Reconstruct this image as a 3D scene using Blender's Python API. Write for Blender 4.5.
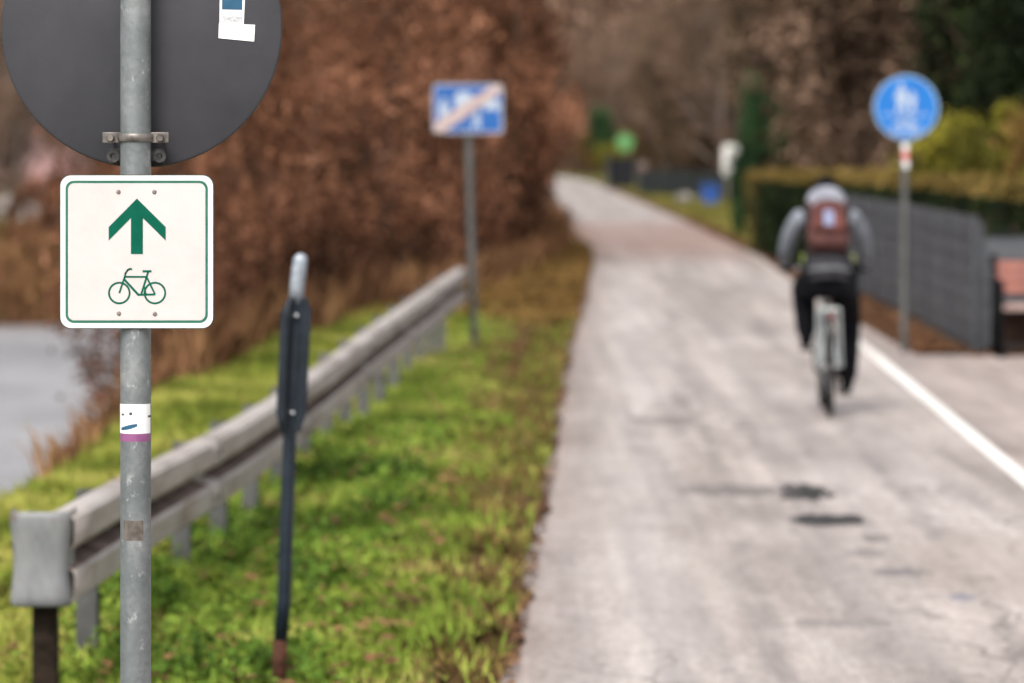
import bpy, math, random
import numpy as np
from mathutils import Vector, Matrix, Euler
R = math.radians
random.seed(7)
for o in list(bpy.data.objects): bpy.data.objects.remove(o)
sc = bpy.context.scene
col = sc.collection

# ---------------------------------------------------------------- camera, sky, sun, exposure
FPX, CAMZ, HOR = 4000.0, 1.85, 150.0
cam = bpy.data.cameras.new('camera')
cam.sensor_width = 36.0
cam.lens = FPX / 1024 * 36.0
cam.shift_y = -(341.5 - HOR) / 1024
cam.clip_start, cam.clip_end = 0.1, 3000
cam.dof.use_dof = True
cam.dof.focus_distance = 8.2
cam.dof.aperture_fstop = 4.2
co = bpy.data.objects.new('camera', cam)
co.location = (0, 0, CAMZ); co.rotation_euler = (R(90), 0, 0)
col.objects.link(co); sc.camera = co

SUN_EL, SUN_AZ = 50, 200          # azimuth measured from +Y, clockwise
w = bpy.data.worlds.new('World'); sc.world = w; w.use_nodes = True
nt = w.node_tree
bg = nt.nodes['Background']
sky = nt.nodes.new('ShaderNodeTexSky'); sky.sky_type = 'NISHITA'; sky.sun_disc = False
sky.sun_elevation = R(SUN_EL); sky.sun_rotation = R(SUN_AZ)
sky.air_density = 1.0; sky.dust_density = 4.0; sky.ozone_density = 1.0
hs = nt.nodes.new('ShaderNodeHueSaturation'); hs.inputs['Saturation'].default_value = 0.22
nt.links.new(sky.outputs[0], hs.inputs['Color']); nt.links.new(hs.outputs[0], bg.inputs[0])
bg.inputs[1].default_value = 0.15
sl = bpy.data.lights.new('sun', 'SUN'); sl.energy = 1.5; sl.angle = R(25); sl.color = (1.0, 0.95, 0.88)
so = bpy.data.objects.new('sun', sl); col.objects.link(so)
so.rotation_euler = (R(90 - SUN_EL), 0, R(180 - SUN_AZ))
sc.view_settings.view_transform = 'Standard'
sc.view_settings.look = 'None'
sc.view_settings.exposure = 0.75
sc.view_settings.gamma = 1

# ---------------------------------------------------------------- helpers
def P(px, py, s):
    """point seen at a photo position, at a distance where one metre spans s pixels"""
    return Vector(((px - 512) / s, FPX / s, CAMZ - (py - HOR) / s))

def tag(o, label=None, cat=None, group=None, kind=None):
    if label: o['label'] = label
    if cat: o['category'] = cat
    if group: o['group'] = group
    if kind: o['kind'] = kind
    return o

def empty(name, loc, rz=0, **k):
    o = bpy.data.objects.new(name, None); o.empty_display_size = 0.1
    o.location = loc; o.rotation_euler = (0, 0, rz); col.objects.link(o)
    return tag(o, **k)

def children(o): return [c for c in bpy.data.objects if c.parent == o]
def copy_tree(o, parent=None):
    c = o.copy(); col.objects.link(c)
    if parent: c.parent = parent
    for ch in KIDS.get(o.name, []): copy_tree(ch, c)
    return c
KIDS = {}

def link(name, me, parent=None, loc=None):
    o = bpy.data.objects.new(name, me); col.objects.link(o)
    if loc is not None: o.location = loc
    if parent is not None:
        o.parent = parent
        KIDS.setdefault(parent.name, []).append(o)
    return o

class MB:
    def __init__(s): s.v = []; s.f = []; s.m = []
    def poly(s, pts, mi=0):
        b = len(s.v); s.v += [tuple(p) for p in pts]; s.f.append(tuple(range(b, b + len(pts)))); s.m.append(mi)
    def box(s, c, d, rot=None, mi=0):
        c = Vector(c); M = rot.to_matrix() if isinstance(rot, Euler) else (rot or Matrix.Identity(3))
        b = len(s.v)
        for z in (-1, 1):
            for (x, y) in ((-1, -1), (1, -1), (1, 1), (-1, 1)):
                s.v.append(tuple(c + M @ Vector((x * d[0] / 2, y * d[1] / 2, z * d[2] / 2))))
        for q in ((0, 3, 2, 1), (4, 5, 6, 7), (0, 1, 5, 4), (1, 2, 6, 5), (2, 3, 7, 6), (3, 0, 4, 7)):
            s.f.append(tuple(b + i for i in q)); s.m.append(mi)
    def tube(s, pts, rad, n=8, caps=True, mi=0, closed=False, flat=None):
        pts = [Vector(p) for p in pts]
        if not hasattr(rad, '__len__'): rad = [rad] * len(pts)
        N = len(pts); up = None; b = len(s.v)
        for i, p in enumerate(pts):
            if closed: t = pts[(i + 1) % N] - pts[i - 1]
            else: t = pts[min(i + 1, N - 1)] - pts[max(i - 1, 0)]
            t.normalize()
            if up is None:
                up = Vector((0, 0, 1)) if abs(t.z) < 0.9 else Vector((0, 1, 0))
            u = t.cross(up)
            if u.length < 1e-4: u = t.orthogonal()
            u.normalize(); w_ = u.cross(t).normalized(); up = w_
            for k in range(n):
                a = 2 * math.pi * k / n
                fu, fw = (flat or (1, 1))
                s.v.append(tuple(p + u * (math.cos(a) * rad[i] * fu) + w_ * (math.sin(a) * rad[i] * fw)))
        for i in range(N if closed else N - 1):
            j = (i + 1) % N
            for k in range(n):
                k2 = (k + 1) % n
                s.f.append((b + i * n + k, b + i * n + k2, b + j * n + k2, b + j * n + k)); s.m.append(mi)
        if caps and not closed:
            s.f.append(tuple(b + k for k in range(n))[::-1]); s.m.append(mi)
            s.f.append(tuple(b + (N - 1) * n + k for k in range(n))); s.m.append(mi)
    def lathe(s, prof, n=24, c=(0, 0, 0), M=None, mi=0):
        """profile of (r, z) about local z"""
        M = M or Matrix.Identity(3); c = Vector(c); b = len(s.v)
        for r, z in prof:
            for k in range(n):
                a = 2 * math.pi * k / n
                s.v.append(tuple(c + M @ Vector((r * math.cos(a), r * math.sin(a), z))))
        for i in range(len(prof) - 1):
            for k in range(n):
                k2 = (k + 1) % n
                s.f.append((b + i * n + k, b + i * n + k2, b + (i + 1) * n + k2, b + (i + 1) * n + k)); s.m.append(mi)
        for i in (0, len(prof) - 1):
            if prof[i][0] > 1e-5:
                s.f.append(tuple(b + i * n + k for k in range(n))); s.m.append(mi)
    def prism(s, pts2, y0, y1, mi=0, f=None):
        """outline in the x-z plane given thickness from y0 to y1"""
        f = f or (lambda x, y, z: (x, y, z)); n = len(pts2); b = len(s.v)
        for y in (y0, y1):
            for x, z in pts2: s.v.append(tuple(f(x, y, z)))
        s.f.append(tuple(b + i for i in range(n))); s.m.append(mi)
        s.f.append(tuple(b + n + i for i in range(n))[::-1]); s.m.append(mi)
        for i in range(n):
            j = (i + 1) % n
            s.f.append((b + j, b + i, b + n + i, b + n + j)); s.m.append(mi)
    def ring(s, outer, inner, y0, y1, mi=0):
        n = len(outer); b = len(s.v)
        for pts, y in ((outer, y0), (inner, y0), (outer, y1), (inner, y1)):
            for x, z in pts: s.v.append((x, y, z))
        for i in range(n):
            j = (i + 1) % n
            for A, B in ((0, 1), (3, 2), (2, 0), (1, 3)):
                s.f.append((b + A * n + i, b + A * n + j, b + B * n + j, b + B * n + i)); s.m.append(mi)
    def build(s, name, mats, parent=None, smooth=False, loc=None, sub=0, bevel=0, fix=True):
        me = bpy.data.meshes.new(name); me.from_pydata(s.v, [], s.f)
        mats = mats if isinstance(mats, (list, tuple)) else [mats]
        for m in mats: me.materials.append(m)
        if len(mats) > 1: me.polygons.foreach_set('material_index', s.m)
        if fix:
            import bmesh
            bm = bmesh.new(); bm.from_mesh(me); bmesh.ops.recalc_face_normals(bm, faces=bm.faces); bm.to_mesh(me); bm.free()
        if smooth:
            me.polygons.foreach_set('use_smooth', [True] * len(me.polygons))
            if smooth == 'auto': me.set_sharp_from_angle(angle=R(40))
        o = link(name, me, parent, loc)
        if bevel:
            m = o.modifiers.new('bevel', 'BEVEL'); m.width = bevel; m.segments = 2; m.limit_method = 'ANGLE'; m.angle_limit = R(40)
        if sub:
            m = o.modifiers.new('sub', 'SUBSURF'); m.levels = sub; m.render_levels = sub
        return o

def np_mesh(name, verts, faces4, mat, attrs=None, smooth=False):
    """verts (N,3), faces (M,k) numpy"""
    me = bpy.data.meshes.new(name)
    k = faces4.shape[1]
    me.vertices.add(len(verts)); me.vertices.foreach_set('co', verts.astype(np.float32).ravel())
    me.loops.add(faces4.size); me.loops.foreach_set('vertex_index', faces4.astype(np.int32).ravel())
    me.polygons.add(len(faces4)); me.polygons.foreach_set('loop_start', np.arange(0, faces4.size, k, dtype=np.int32))
    me.update(calc_edges=True)
    if smooth: me.polygons.foreach_set('use_smooth', [True] * len(me.polygons))
    for an, av in (attrs or {}).items():
        a = me.color_attributes.new(an, 'FLOAT_COLOR', 'POINT')
        c = np.ones((len(verts), 4), np.float32); c[:, :av.shape[1]] = av
        a.data.foreach_set('color', c.ravel())
    if mat: me.materials.append(mat)
    return me

# ---------------------------------------------------------------- materials
def mat(name, base=(.5, .5, .5), rough=.6, metal=0, spec=None):
    m = bpy.data.materials.new(name); m.use_nodes = True
    b = m.node_tree.nodes['Principled BSDF']
    b.inputs['Base Color'].default_value = (*base, 1); b.inputs['Roughness'].default_value = rough
    b.inputs['Metallic'].default_value = metal
    if spec is None and rough >= .8: spec = .15
    if spec is not None: b.inputs['Specular IOR Level'].default_value = spec
    return m
def N(m, t, **k):
    n = m.node_tree.nodes.new('ShaderNode' + t)
    for a, v in k.items(): setattr(n, a, v)
    return n
def L(m, a, b): m.node_tree.links.new(a, b)
def noise(m, scale, detail=4, coord='Object', rough=.5, stretch=None):
    tc = N(m, 'TexCoord'); n = N(m, 'TexNoise'); n.inputs['Scale'].default_value = scale
    n.inputs['Detail'].default_value = detail; n.inputs['Roughness'].default_value = rough
    src = tc.outputs[coord]
    if stretch:
        mp = N(m, 'Mapping'); mp.inputs['Scale'].default_value = stretch; L(m, src, mp.inputs[0]); src = mp.outputs[0]
    L(m, src, n.inputs['Vector'])
    return n.outputs['Fac']
def ramp(m, src, stops):
    r = N(m, 'ValToRGB'); e = r.color_ramp.elements
    while len(e) < len(stops): e.new(0.5)
    for x, (p, c) in zip(e, stops):
        x.position = p; x.color = (*c, 1) if len(c) == 3 else c
    L(m, src, r.inputs[0]); return r.outputs[0]
def mix(m, f, a, b, mode='MIX'):
    n = N(m, 'Mix', data_type='RGBA', blend_type=mode)
    for v, i in ((f, 0), (a, 6), (b, 7)):
        if hasattr(v, 'links'): L(m, v, n.inputs[i])
        elif isinstance(v, (int, float)): n.inputs[i].default_value = v
        else: n.inputs[i].default_value = (*v, 1)
    return n.outputs[2]
def base(m, src): L(m, src, m.node_tree.nodes['Principled BSDF'].inputs['Base Color'])
def bump(m, src, strength=.3, dist=.01):
    b = N(m, 'Bump'); b.inputs['Strength'].default_value = strength; b.inputs['Distance'].default_value = dist
    L(m, src, b.inputs['Height']); L(m, b.outputs[0], m.node_tree.nodes['Principled BSDF'].inputs['Normal'])
def mottled(name, c1, c2, scale=8, rough=.6, metal=0, bs=.2, bd=.004, detail=5):
    m = mat(name, c1, rough, metal); n = noise(m, scale, detail)
    base(m, ramp(m, n, [(.35, c1), (.65, c2)])); bump(m, n, bs, bd); return m
def leafy(name, stops, rough=.6, clump=.8, trans=.15):
    """each leaf its own tone, tones drifting over the plant"""
    m = mat(name, stops[0][1], rough)
    g = N(m, 'NewGeometry'); n = noise(m, clump, 2)
    mx = N(m, 'Math', operation='MULTIPLY_ADD'); L(m, g.outputs['Random Per Island'], mx.inputs[0]); mx.inputs[1].default_value = .45
    m2 = N(m, 'Math', operation='MULTIPLY_ADD'); L(m, n, m2.inputs[0]); m2.inputs[1].default_value = 2.6; m2.inputs[2].default_value = -1.05  # strong noise drift puts shading contrast between clumps into the leaf colour
    L(m, m2.outputs[0], mx.inputs[2])
    base(m, ramp(m, mx.outputs[0], stops))
    pb = m.node_tree.nodes['Principled BSDF']
    pb.inputs['Specular IOR Level'].default_value = .10; pb.inputs['Roughness'].default_value = .8
    return m

def galv():
    m = mat('galvanised_steel', (.32, .335, .34), .5, .35)
    n = noise(m, 14, 6, stretch=(1, 1, .8)); v = N(m, 'TexVoronoi'); v.inputs['Scale'].default_value = 110
    tc = N(m, 'TexCoord'); L(m, tc.outputs['Object'], v.inputs['Vector'])
    c = ramp(m, n, [(.3, (.13, .145, .148)), (.55, (.185, .2, .205)), (.72, (.27, .28, .28))])
    vb = N(m, 'RGBToBW'); L(m, v.outputs['Color'], vb.inputs[0])
    c = mix(m, .3, c, ramp(m, vb.outputs[0], [(.2, (.35, .35, .35)), (.8, (.62, .62, .62))]), 'OVERLAY')
    # pale scratches and zinc runs
    n2 = noise(m, 42, 5, rough=.65, stretch=(1, 1, .7)); s_ = ramp(m, n2, [(.60, (0, 0, 0)), (.68, (1, 1, 1))])
    sm = N(m, 'Math', operation='MULTIPLY'); L(m, s_, sm.inputs[0]); sm.inputs[1].default_value = .38
    base(m, mix(m, sm.outputs[0], c, (.6, .6, .6)))
    bump(m, n, .15, .002); return m
M = {}
M['galv'] = galv()
M['galv_far'] = mottled('dull_galvanised_steel', (.07, .07, .068), (.115, .115, .11), 9, .55, .25)
def rail_mat():
    m = mat('weathered_rail_steel', (.4, .37, .34), .55, .2)
    n = noise(m, 2.6, 6, rough=.6, stretch=(1, .5, 3))
    c = ramp(m, n, [(.3, (.22, .18, .155)), (.5, (.37, .325, .30)), (.7, (.47, .43, .405))])
    n2 = noise(m, 3, 5, rough=.65); r_ = ramp(m, n2, [(.57, (0, 0, 0)), (.72, (1, 1, 1))])
    base(m, mix(m, r_, c, (.2, .12, .08))); bump(m, n, .2, .004); return m
M['rail'] = rail_mat(); M['trough'] = mottled('rust_and_shade_trough', (.10, .068, .055), (.22, .165, .14), 6, .85)  # valley faces: rust and the shade of the fold both put into the colour
def sign_white():
    m = mat('sign_white', (.84, .80, .785), .45, spec=.2); n = noise(m, 7, 6, rough=.7)
    base(m, ramp(m, n, [(.3, (.52, .485, .472)), (.5, (.575, .535, .52)), (.7, (.60, .56, .55))])); return m
M['white'] = sign_white()
M['edge_white'] = mat('sign_edge_white', (.70, .72, .70), .45, spec=.2)
M['green'] = mottled('sign_green', (.0, .085, .05), (.001, .10, .062), 30, .6, 0, 0)
M['line_green'] = mottled('sign_border_green', (.03, .13, .09), (.045, .155, .11), 40, .6, 0, 0)
for k in ('green', 'line_green'): M[k].node_tree.nodes['Principled BSDF'].inputs['Specular IOR Level'].default_value = .1
def back_mat():
    m = mat('sign_back_grey', (.065, .065, .075), .6, spec=.25)
    n = noise(m, 5, 6, rough=.6)
    c = ramp(m, n, [(.3, (.034, .034, .040)), (.7, (.054, .053, .059))])
    n2 = noise(m, 260, 1); sp = ramp(m, n2, [(.76, (0, 0, 0)), (.82, (.35, .35, .35))])
    base(m, mix(m, sp, c, (.3, .3, .33))); bump(m, n, .05, .002); return m
M['signback'] = back_mat()
M['clamp'] = mottled('clamp_steel', (.10, .09, .08), (.28, .25, .23), 40, .45, .5)
M['dark'] = mottled('dark_bolt_steel', (.03, .03, .03), (.08, .075, .07), 60, .5, .4)
M['screw'] = mottled('screw_grey', (.16, .12, .1), (.3, .26, .24), 300, .5, .3)
M['paper'] = mottled('sticker_white', (.8, .8, .82), (.88, .88, .88), 20, .4, 0, 0)
M['sblue'] = mottled('sticker_blue', (.01, .07, .14), (.02, .11, .2), 20, .4, 0, 0)
M['slblue'] = mat('sticker_light_blue', (.22, .38, .6), .4)
M['sgrey'] = mottled('sticker_grey', (.35, .35, .37), (.6, .6, .62), 260, .5, 0, 0)
M['sred'] = mat('sticker_red', (.6, .12, .1), .4)
M['spurple'] = mottled('sticker_purple', (.22, .065, .18), (.27, .09, .22), 60, .45, 0, 0)
M['oldpaper'] = mottled('weathered_sticker', (.09, .077, .068), (.16, .137, .12), 70, .8, 0, .3)
def navy():
    m = mat('dark_blue_paint', (.02, .03, .045), .45, spec=.3)
    n = noise(m, 25, 5); base(m, ramp(m, n, [(.3, (.006, .011, .018)), (.7, (.016, .024, .034))])); return m
M['navy'] = navy()
M['rust'] = mottled('rusty_steel', (.03, .013, .009), (.08, .032, .02), 30, .85, 0, .5)
M['capgrey'] = mottled('worn_cap_grey', (.2, .23, .27), (.34, .37, .41), 40, .4, .2)
M['wood_post'] = mottled('dark_weathered_post', (.012, .008, .005), (.032, .022, .016), 18, .9)
def blue_sign():
    m = mat('sign_blue', (.02, .2, .6), .4); n = noise(m, 6, 3)
    base(m, ramp(m, n, [(.3, (.0, .12, .42)), (.7, (.003, .15, .48))])); return m
M['blue'] = blue_sign()
M['deepblue'] = mottled('sign_deep_blue', (.005, .075, .28), (.008, .10, .34), 6, .4, 0, 0)
M['pictwhite'] = mat('pictogram_white', (.36, .42, .5), .5)
M['stripe'] = mottled('faded_red_stripe', (.38, .28, .26), (.46, .36, .34), 12, .5, 0, 0)
M['bark'] = mottled('bark', (.045, .028, .02), (.12, .08, .06), 6, .9, 0, .6, .02)
M['greybark'] = mottled('grey_bark', (.12, .09, .08), (.24, .19, .165), 5, .9, 0, .6, .02)
M['rustleaf'] = leafy('rust_brown_leaves', [(0, (.06, .03, .017)), (.35, (.11, .048, .026)), (.62, (.19, .083, .045)), (1, (.36, .17, .10))])
M['oliveleaf'] = leafy('faded_olive_leaves', [(0, (.03, .03, .012)), (.5, (.10, .085, .028)), (1, (.20, .15, .05))])
M['twig'] = leafy('grey_brown_twigs', [(0, (.06, .04, .028)), (.5, (.16, .10, .068)), (1, (.27, .175, .125))])
M['twigdark'] = leafy('dark_brown_twigs', [(0, (.04, .027, .015)), (.5, (.09, .06, .036)), (1, (.16, .11, .07))])
M['conifer'] = leafy('dark_evergreen_needles', [(0, (.004, .007, .003)), (.5, (.013, .021, .008)), (1, (.035, .05, .015))])
M['midgreen'] = leafy('mid_green_leaves', [(0, (.012, .028, .012)), (.5, (.03, .07, .025)), (1, (.06, .12, .04))])
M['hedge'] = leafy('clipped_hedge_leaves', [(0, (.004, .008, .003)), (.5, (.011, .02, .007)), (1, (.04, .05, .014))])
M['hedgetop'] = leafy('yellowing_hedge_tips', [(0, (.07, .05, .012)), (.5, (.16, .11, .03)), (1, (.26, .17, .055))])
M['limeleaf'] = leafy('yellow_green_leaves', [(0, (.07, .065, .01)), (.5, (.2, .18, .022)), (1, (.34, .29, .04))])
M['ochreleaf'] = leafy('ochre_leaves', [(0, (.08, .05, .015)), (.5, (.19, .11, .035)), (1, (.3, .18, .06))])
M['drystem'] = leafy('dry_grass_stems', [(0, (.09, .04, .02)), (.5, (.2, .1, .05)), (1, (.32, .18, .08))])

# ---------------------------------------------------------------- lie of the land
def interp(pts):
    a = np.array([p[0] for p in pts], float); b = np.array([p[1] for p in pts], float)
    return lambda y: np.interp(y, a, b)
XL = interp([(0, -.30), (13.9, -.02), (22, .19), (37, .53), (50, .92), (68, 1.35), (100, 1.5), (154, 1.65), (205, 1.9), (240, 1.9), (270, 1.0), (300, -1), (340, -7), (600, -60)])
XR = interp([(0, 2.3), (13.9, 2.62), (22.3, 2.86), (38, 3.31), (50, 3.7), (68, 4.18), (100, 4.42), (154, 4.5), (205, 4.55), (240, 4.5), (270, 3.9), (300, 2.3), (340, -3.5), (600, -56)])
XB = interp([(0, -2.65), (22, -2.42), (31.5, -2.40), (38, -2.0), (45, -1.37), (53, -.2), (68, .85), (100, 1.1), (154, 1.3), (205, 1.5), (240, 1.4), (300, -3), (340, -9), (600, -62)])
XF = interp([(0, -60), (60, -48), (80, -26), (101, -10.2), (150, -9), (200, -8.5), (300, -13), (600, -80)])
RAILY = [13.47, 16.4, 20.6, 24.1, 28.6, 36.4]
RAILZ = interp(list(zip(RAILY, [.63, .60, .587, .645, .707, .80])))
def RAILX(y): return -2.228 + .0474 * y
GZ = interp([(0, -.14), (13.5, -.11), (16, -.02), (20, .02), (24, .04), (28.6, .07), (36.4, .08), (50, .02), (600, 0)])
FENCE_X = interp([(36.4, 4.10), (50, 4.45), (72, 4.6)])
WATER_Z = -2.5
rng = np.random.default_rng(11)
def smooth(t): t = np.clip(t, 0, 1); return t * t * (3 - 2 * t)
def ground_z(x, y):
    x = np.asarray(x, float); y = np.asarray(y, float)
    xl, xr, xb, xf = XL(y), XR(y), XB(y), XF(y)
    z = np.where(x < xl, GZ(y) * smooth((xl - x) / 1.1), 0.0)
    z = z + .04 * np.sin(x * 2.1 + y * .7) * smooth((xl - x - .3) / .8) * np.where(x < xl, 1, 0)
    z = z + np.where(x > xb, 0, -.30 * smooth((xb - x) / .9))
    d = xb - .12 - x
    z = z - np.where(d > 0, np.minimum(d * .72, 3.2), 0)
    # far bank rises again, lower ground beyond the river
    e = xf - x
    z = np.where(e > 0, np.maximum(z, np.minimum(-3.2 + e * .75, -1.3 + .02 * np.minimum(e, 60))), z)
    # under the paving the soil sits lower
    under = smooth((x - xl) / .06) * smooth((xr + .08 - x) / .06)
    z = z - .05 * under
    # wooded hill closing the valley
    hill = 30 * smooth((y - 330) / 170) + 18 * smooth((np.abs(x + 5) - 90) / 120)
    return z + hill
def build_ground():
    ys = np.concatenate([np.arange(-30, 10, 4), np.arange(10, 60, .35), np.arange(60, 120, 1.2), np.arange(120, 360, 4), np.arange(360, 620, 15)])
    rows = []
    for y in ys:
        xl, xr, xb, xf = float(XL(y)), float(XR(y)), float(XB(y)), float(XF(y))
        xf = min(xf, xb - 6)
        segs = [(-400, -100, 8), (-100, xf - 6, 10), (xf - 6, xf + 1, 8), (xf + 1, xb - 5, 6), (xb - 5, xb + .2, 16), (xb + .2, xl - .01, 14),
                (xl - .01, xl + .12, 4), (xl + .12, xr, 4), (xr, xr + .14, 5), (xr + .14, xr + 4, 12), (xr + 4, 60, 14), (60, 400, 10)]
        xs = np.concatenate([np.linspace(a, b, n, endpoint=False) for a, b, n in segs] + [[400.]])
        rows.append(xs)
    X = np.array(rows); Y = np.repeat(ys[:, None], X.shape[1], 1)
    Z = ground_z(X, Y)
    v = np.stack([X, Y, Z], -1).reshape(-1, 3)
    nr, nc = X.shape
    i = np.arange(nr - 1)[:, None] * nc + np.arange(nc - 1)[None]
    f = np.stack([i, i + 1, i + nc + 1, i + nc], -1).reshape(-1, 4)
    xl, xr, xb = XL(Y), XR(Y), XB(Y)
    # g: grass, l: leaf litter (else bare soil)
    g = np.where(X < xl, smooth((xl - X - .05 - .016 * np.clip(Y - 15, 0, 30)) / .6), 0)
    g = np.where((X < xb - .8) , g * .25, g)
    g = np.where((X < xl) & (Y > 40), g * smooth((46 - Y) / 8), g)
    vg = np.where((X > xr) & (Y > 74), smooth((X - xr - .45) / .4) * smooth((xr + 3.6 - X) / .6), 0)
    vg = np.where(X > xr + 4.6, .5, vg)
    g = np.maximum(g, vg) * (Y < 320)
    g = np.where(X < XF(Y) - 1.2, np.maximum(g, .6), g) * (Y < 320)
    att = np.stack([g, Y * 0, Y * 0], -1).reshape(-1, 3)
    m = mat('ground_soil_grass', rough=.95, spec=.1)
    at = N(m, 'VertexColor', layer_name='cover'); sp = N(m, 'SeparateColor'); L(m, at.outputs[0], sp.inputs[0])
    n1 = noise(m, 2.2, 6, rough=.65); n2 = noise(m, 14, 5, rough=.7); n3 = noise(m, .6, 4)
    litter = ramp(m, n2, [(.3, (.045, .024, .014)), (.5, (.09, .048, .027)), (.7, (.15, .085, .045))])
    grass = mix(m, n3, ramp(m, n2, [(.3, (.05, .075, .014)), (.7, (.13, .17, .03))]), ramp(m, n2, [(.3, (.10, .095, .02)), (.7, (.2, .18, .045))]))
    th = N(m, 'Math', operation='ADD'); L(m, sp.outputs[0], th.inputs[0]); L(m, n1, th.inputs[1])
    fac = ramp(m, th.outputs[0], [(.72, (0, 0, 0)), (.95, (1, 1, 1))])
    base(m, mix(m, fac, litter, grass)); bump(m, n2, .8, .03)
    me = np_mesh('ground', v, f, m, {'cover': att}, smooth=True)
    tag(link('ground', me), kind='structure')
build_ground()

def strip_mesh(name, fa, fb, y0, y1, z, m, n=6, dy=.8, kind='structure', th=0):
    ys = np.arange(y0, y1 + dy, dy); u = np.linspace(0, 1, n + 1)
    A, B = np.array([fa(y) for y in ys]), np.array([fb(y) for y in ys])
    X = A[:, None] + (B - A)[:, None] * u[None]; Y = np.repeat(ys[:, None], n + 1, 1)
    v = np.stack([X, Y, np.full_like(X, z)], -1).reshape(-1, 3)
    nc = n + 1; i = np.arange(len(ys) - 1)[:, None] * nc + np.arange(n)[None]
    f = np.stack([i, i + 1, i + nc + 1, i + nc], -1).reshape(-1, 4)
    us = np.stack([np.repeat(u[None], len(ys), 0).ravel(), (Y / 100).ravel(), Y.ravel() * 0], -1)
    me = np_mesh(name, v, f, m, {'across': us})
    o = link(name, me); o['kind'] = kind; return o

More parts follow.
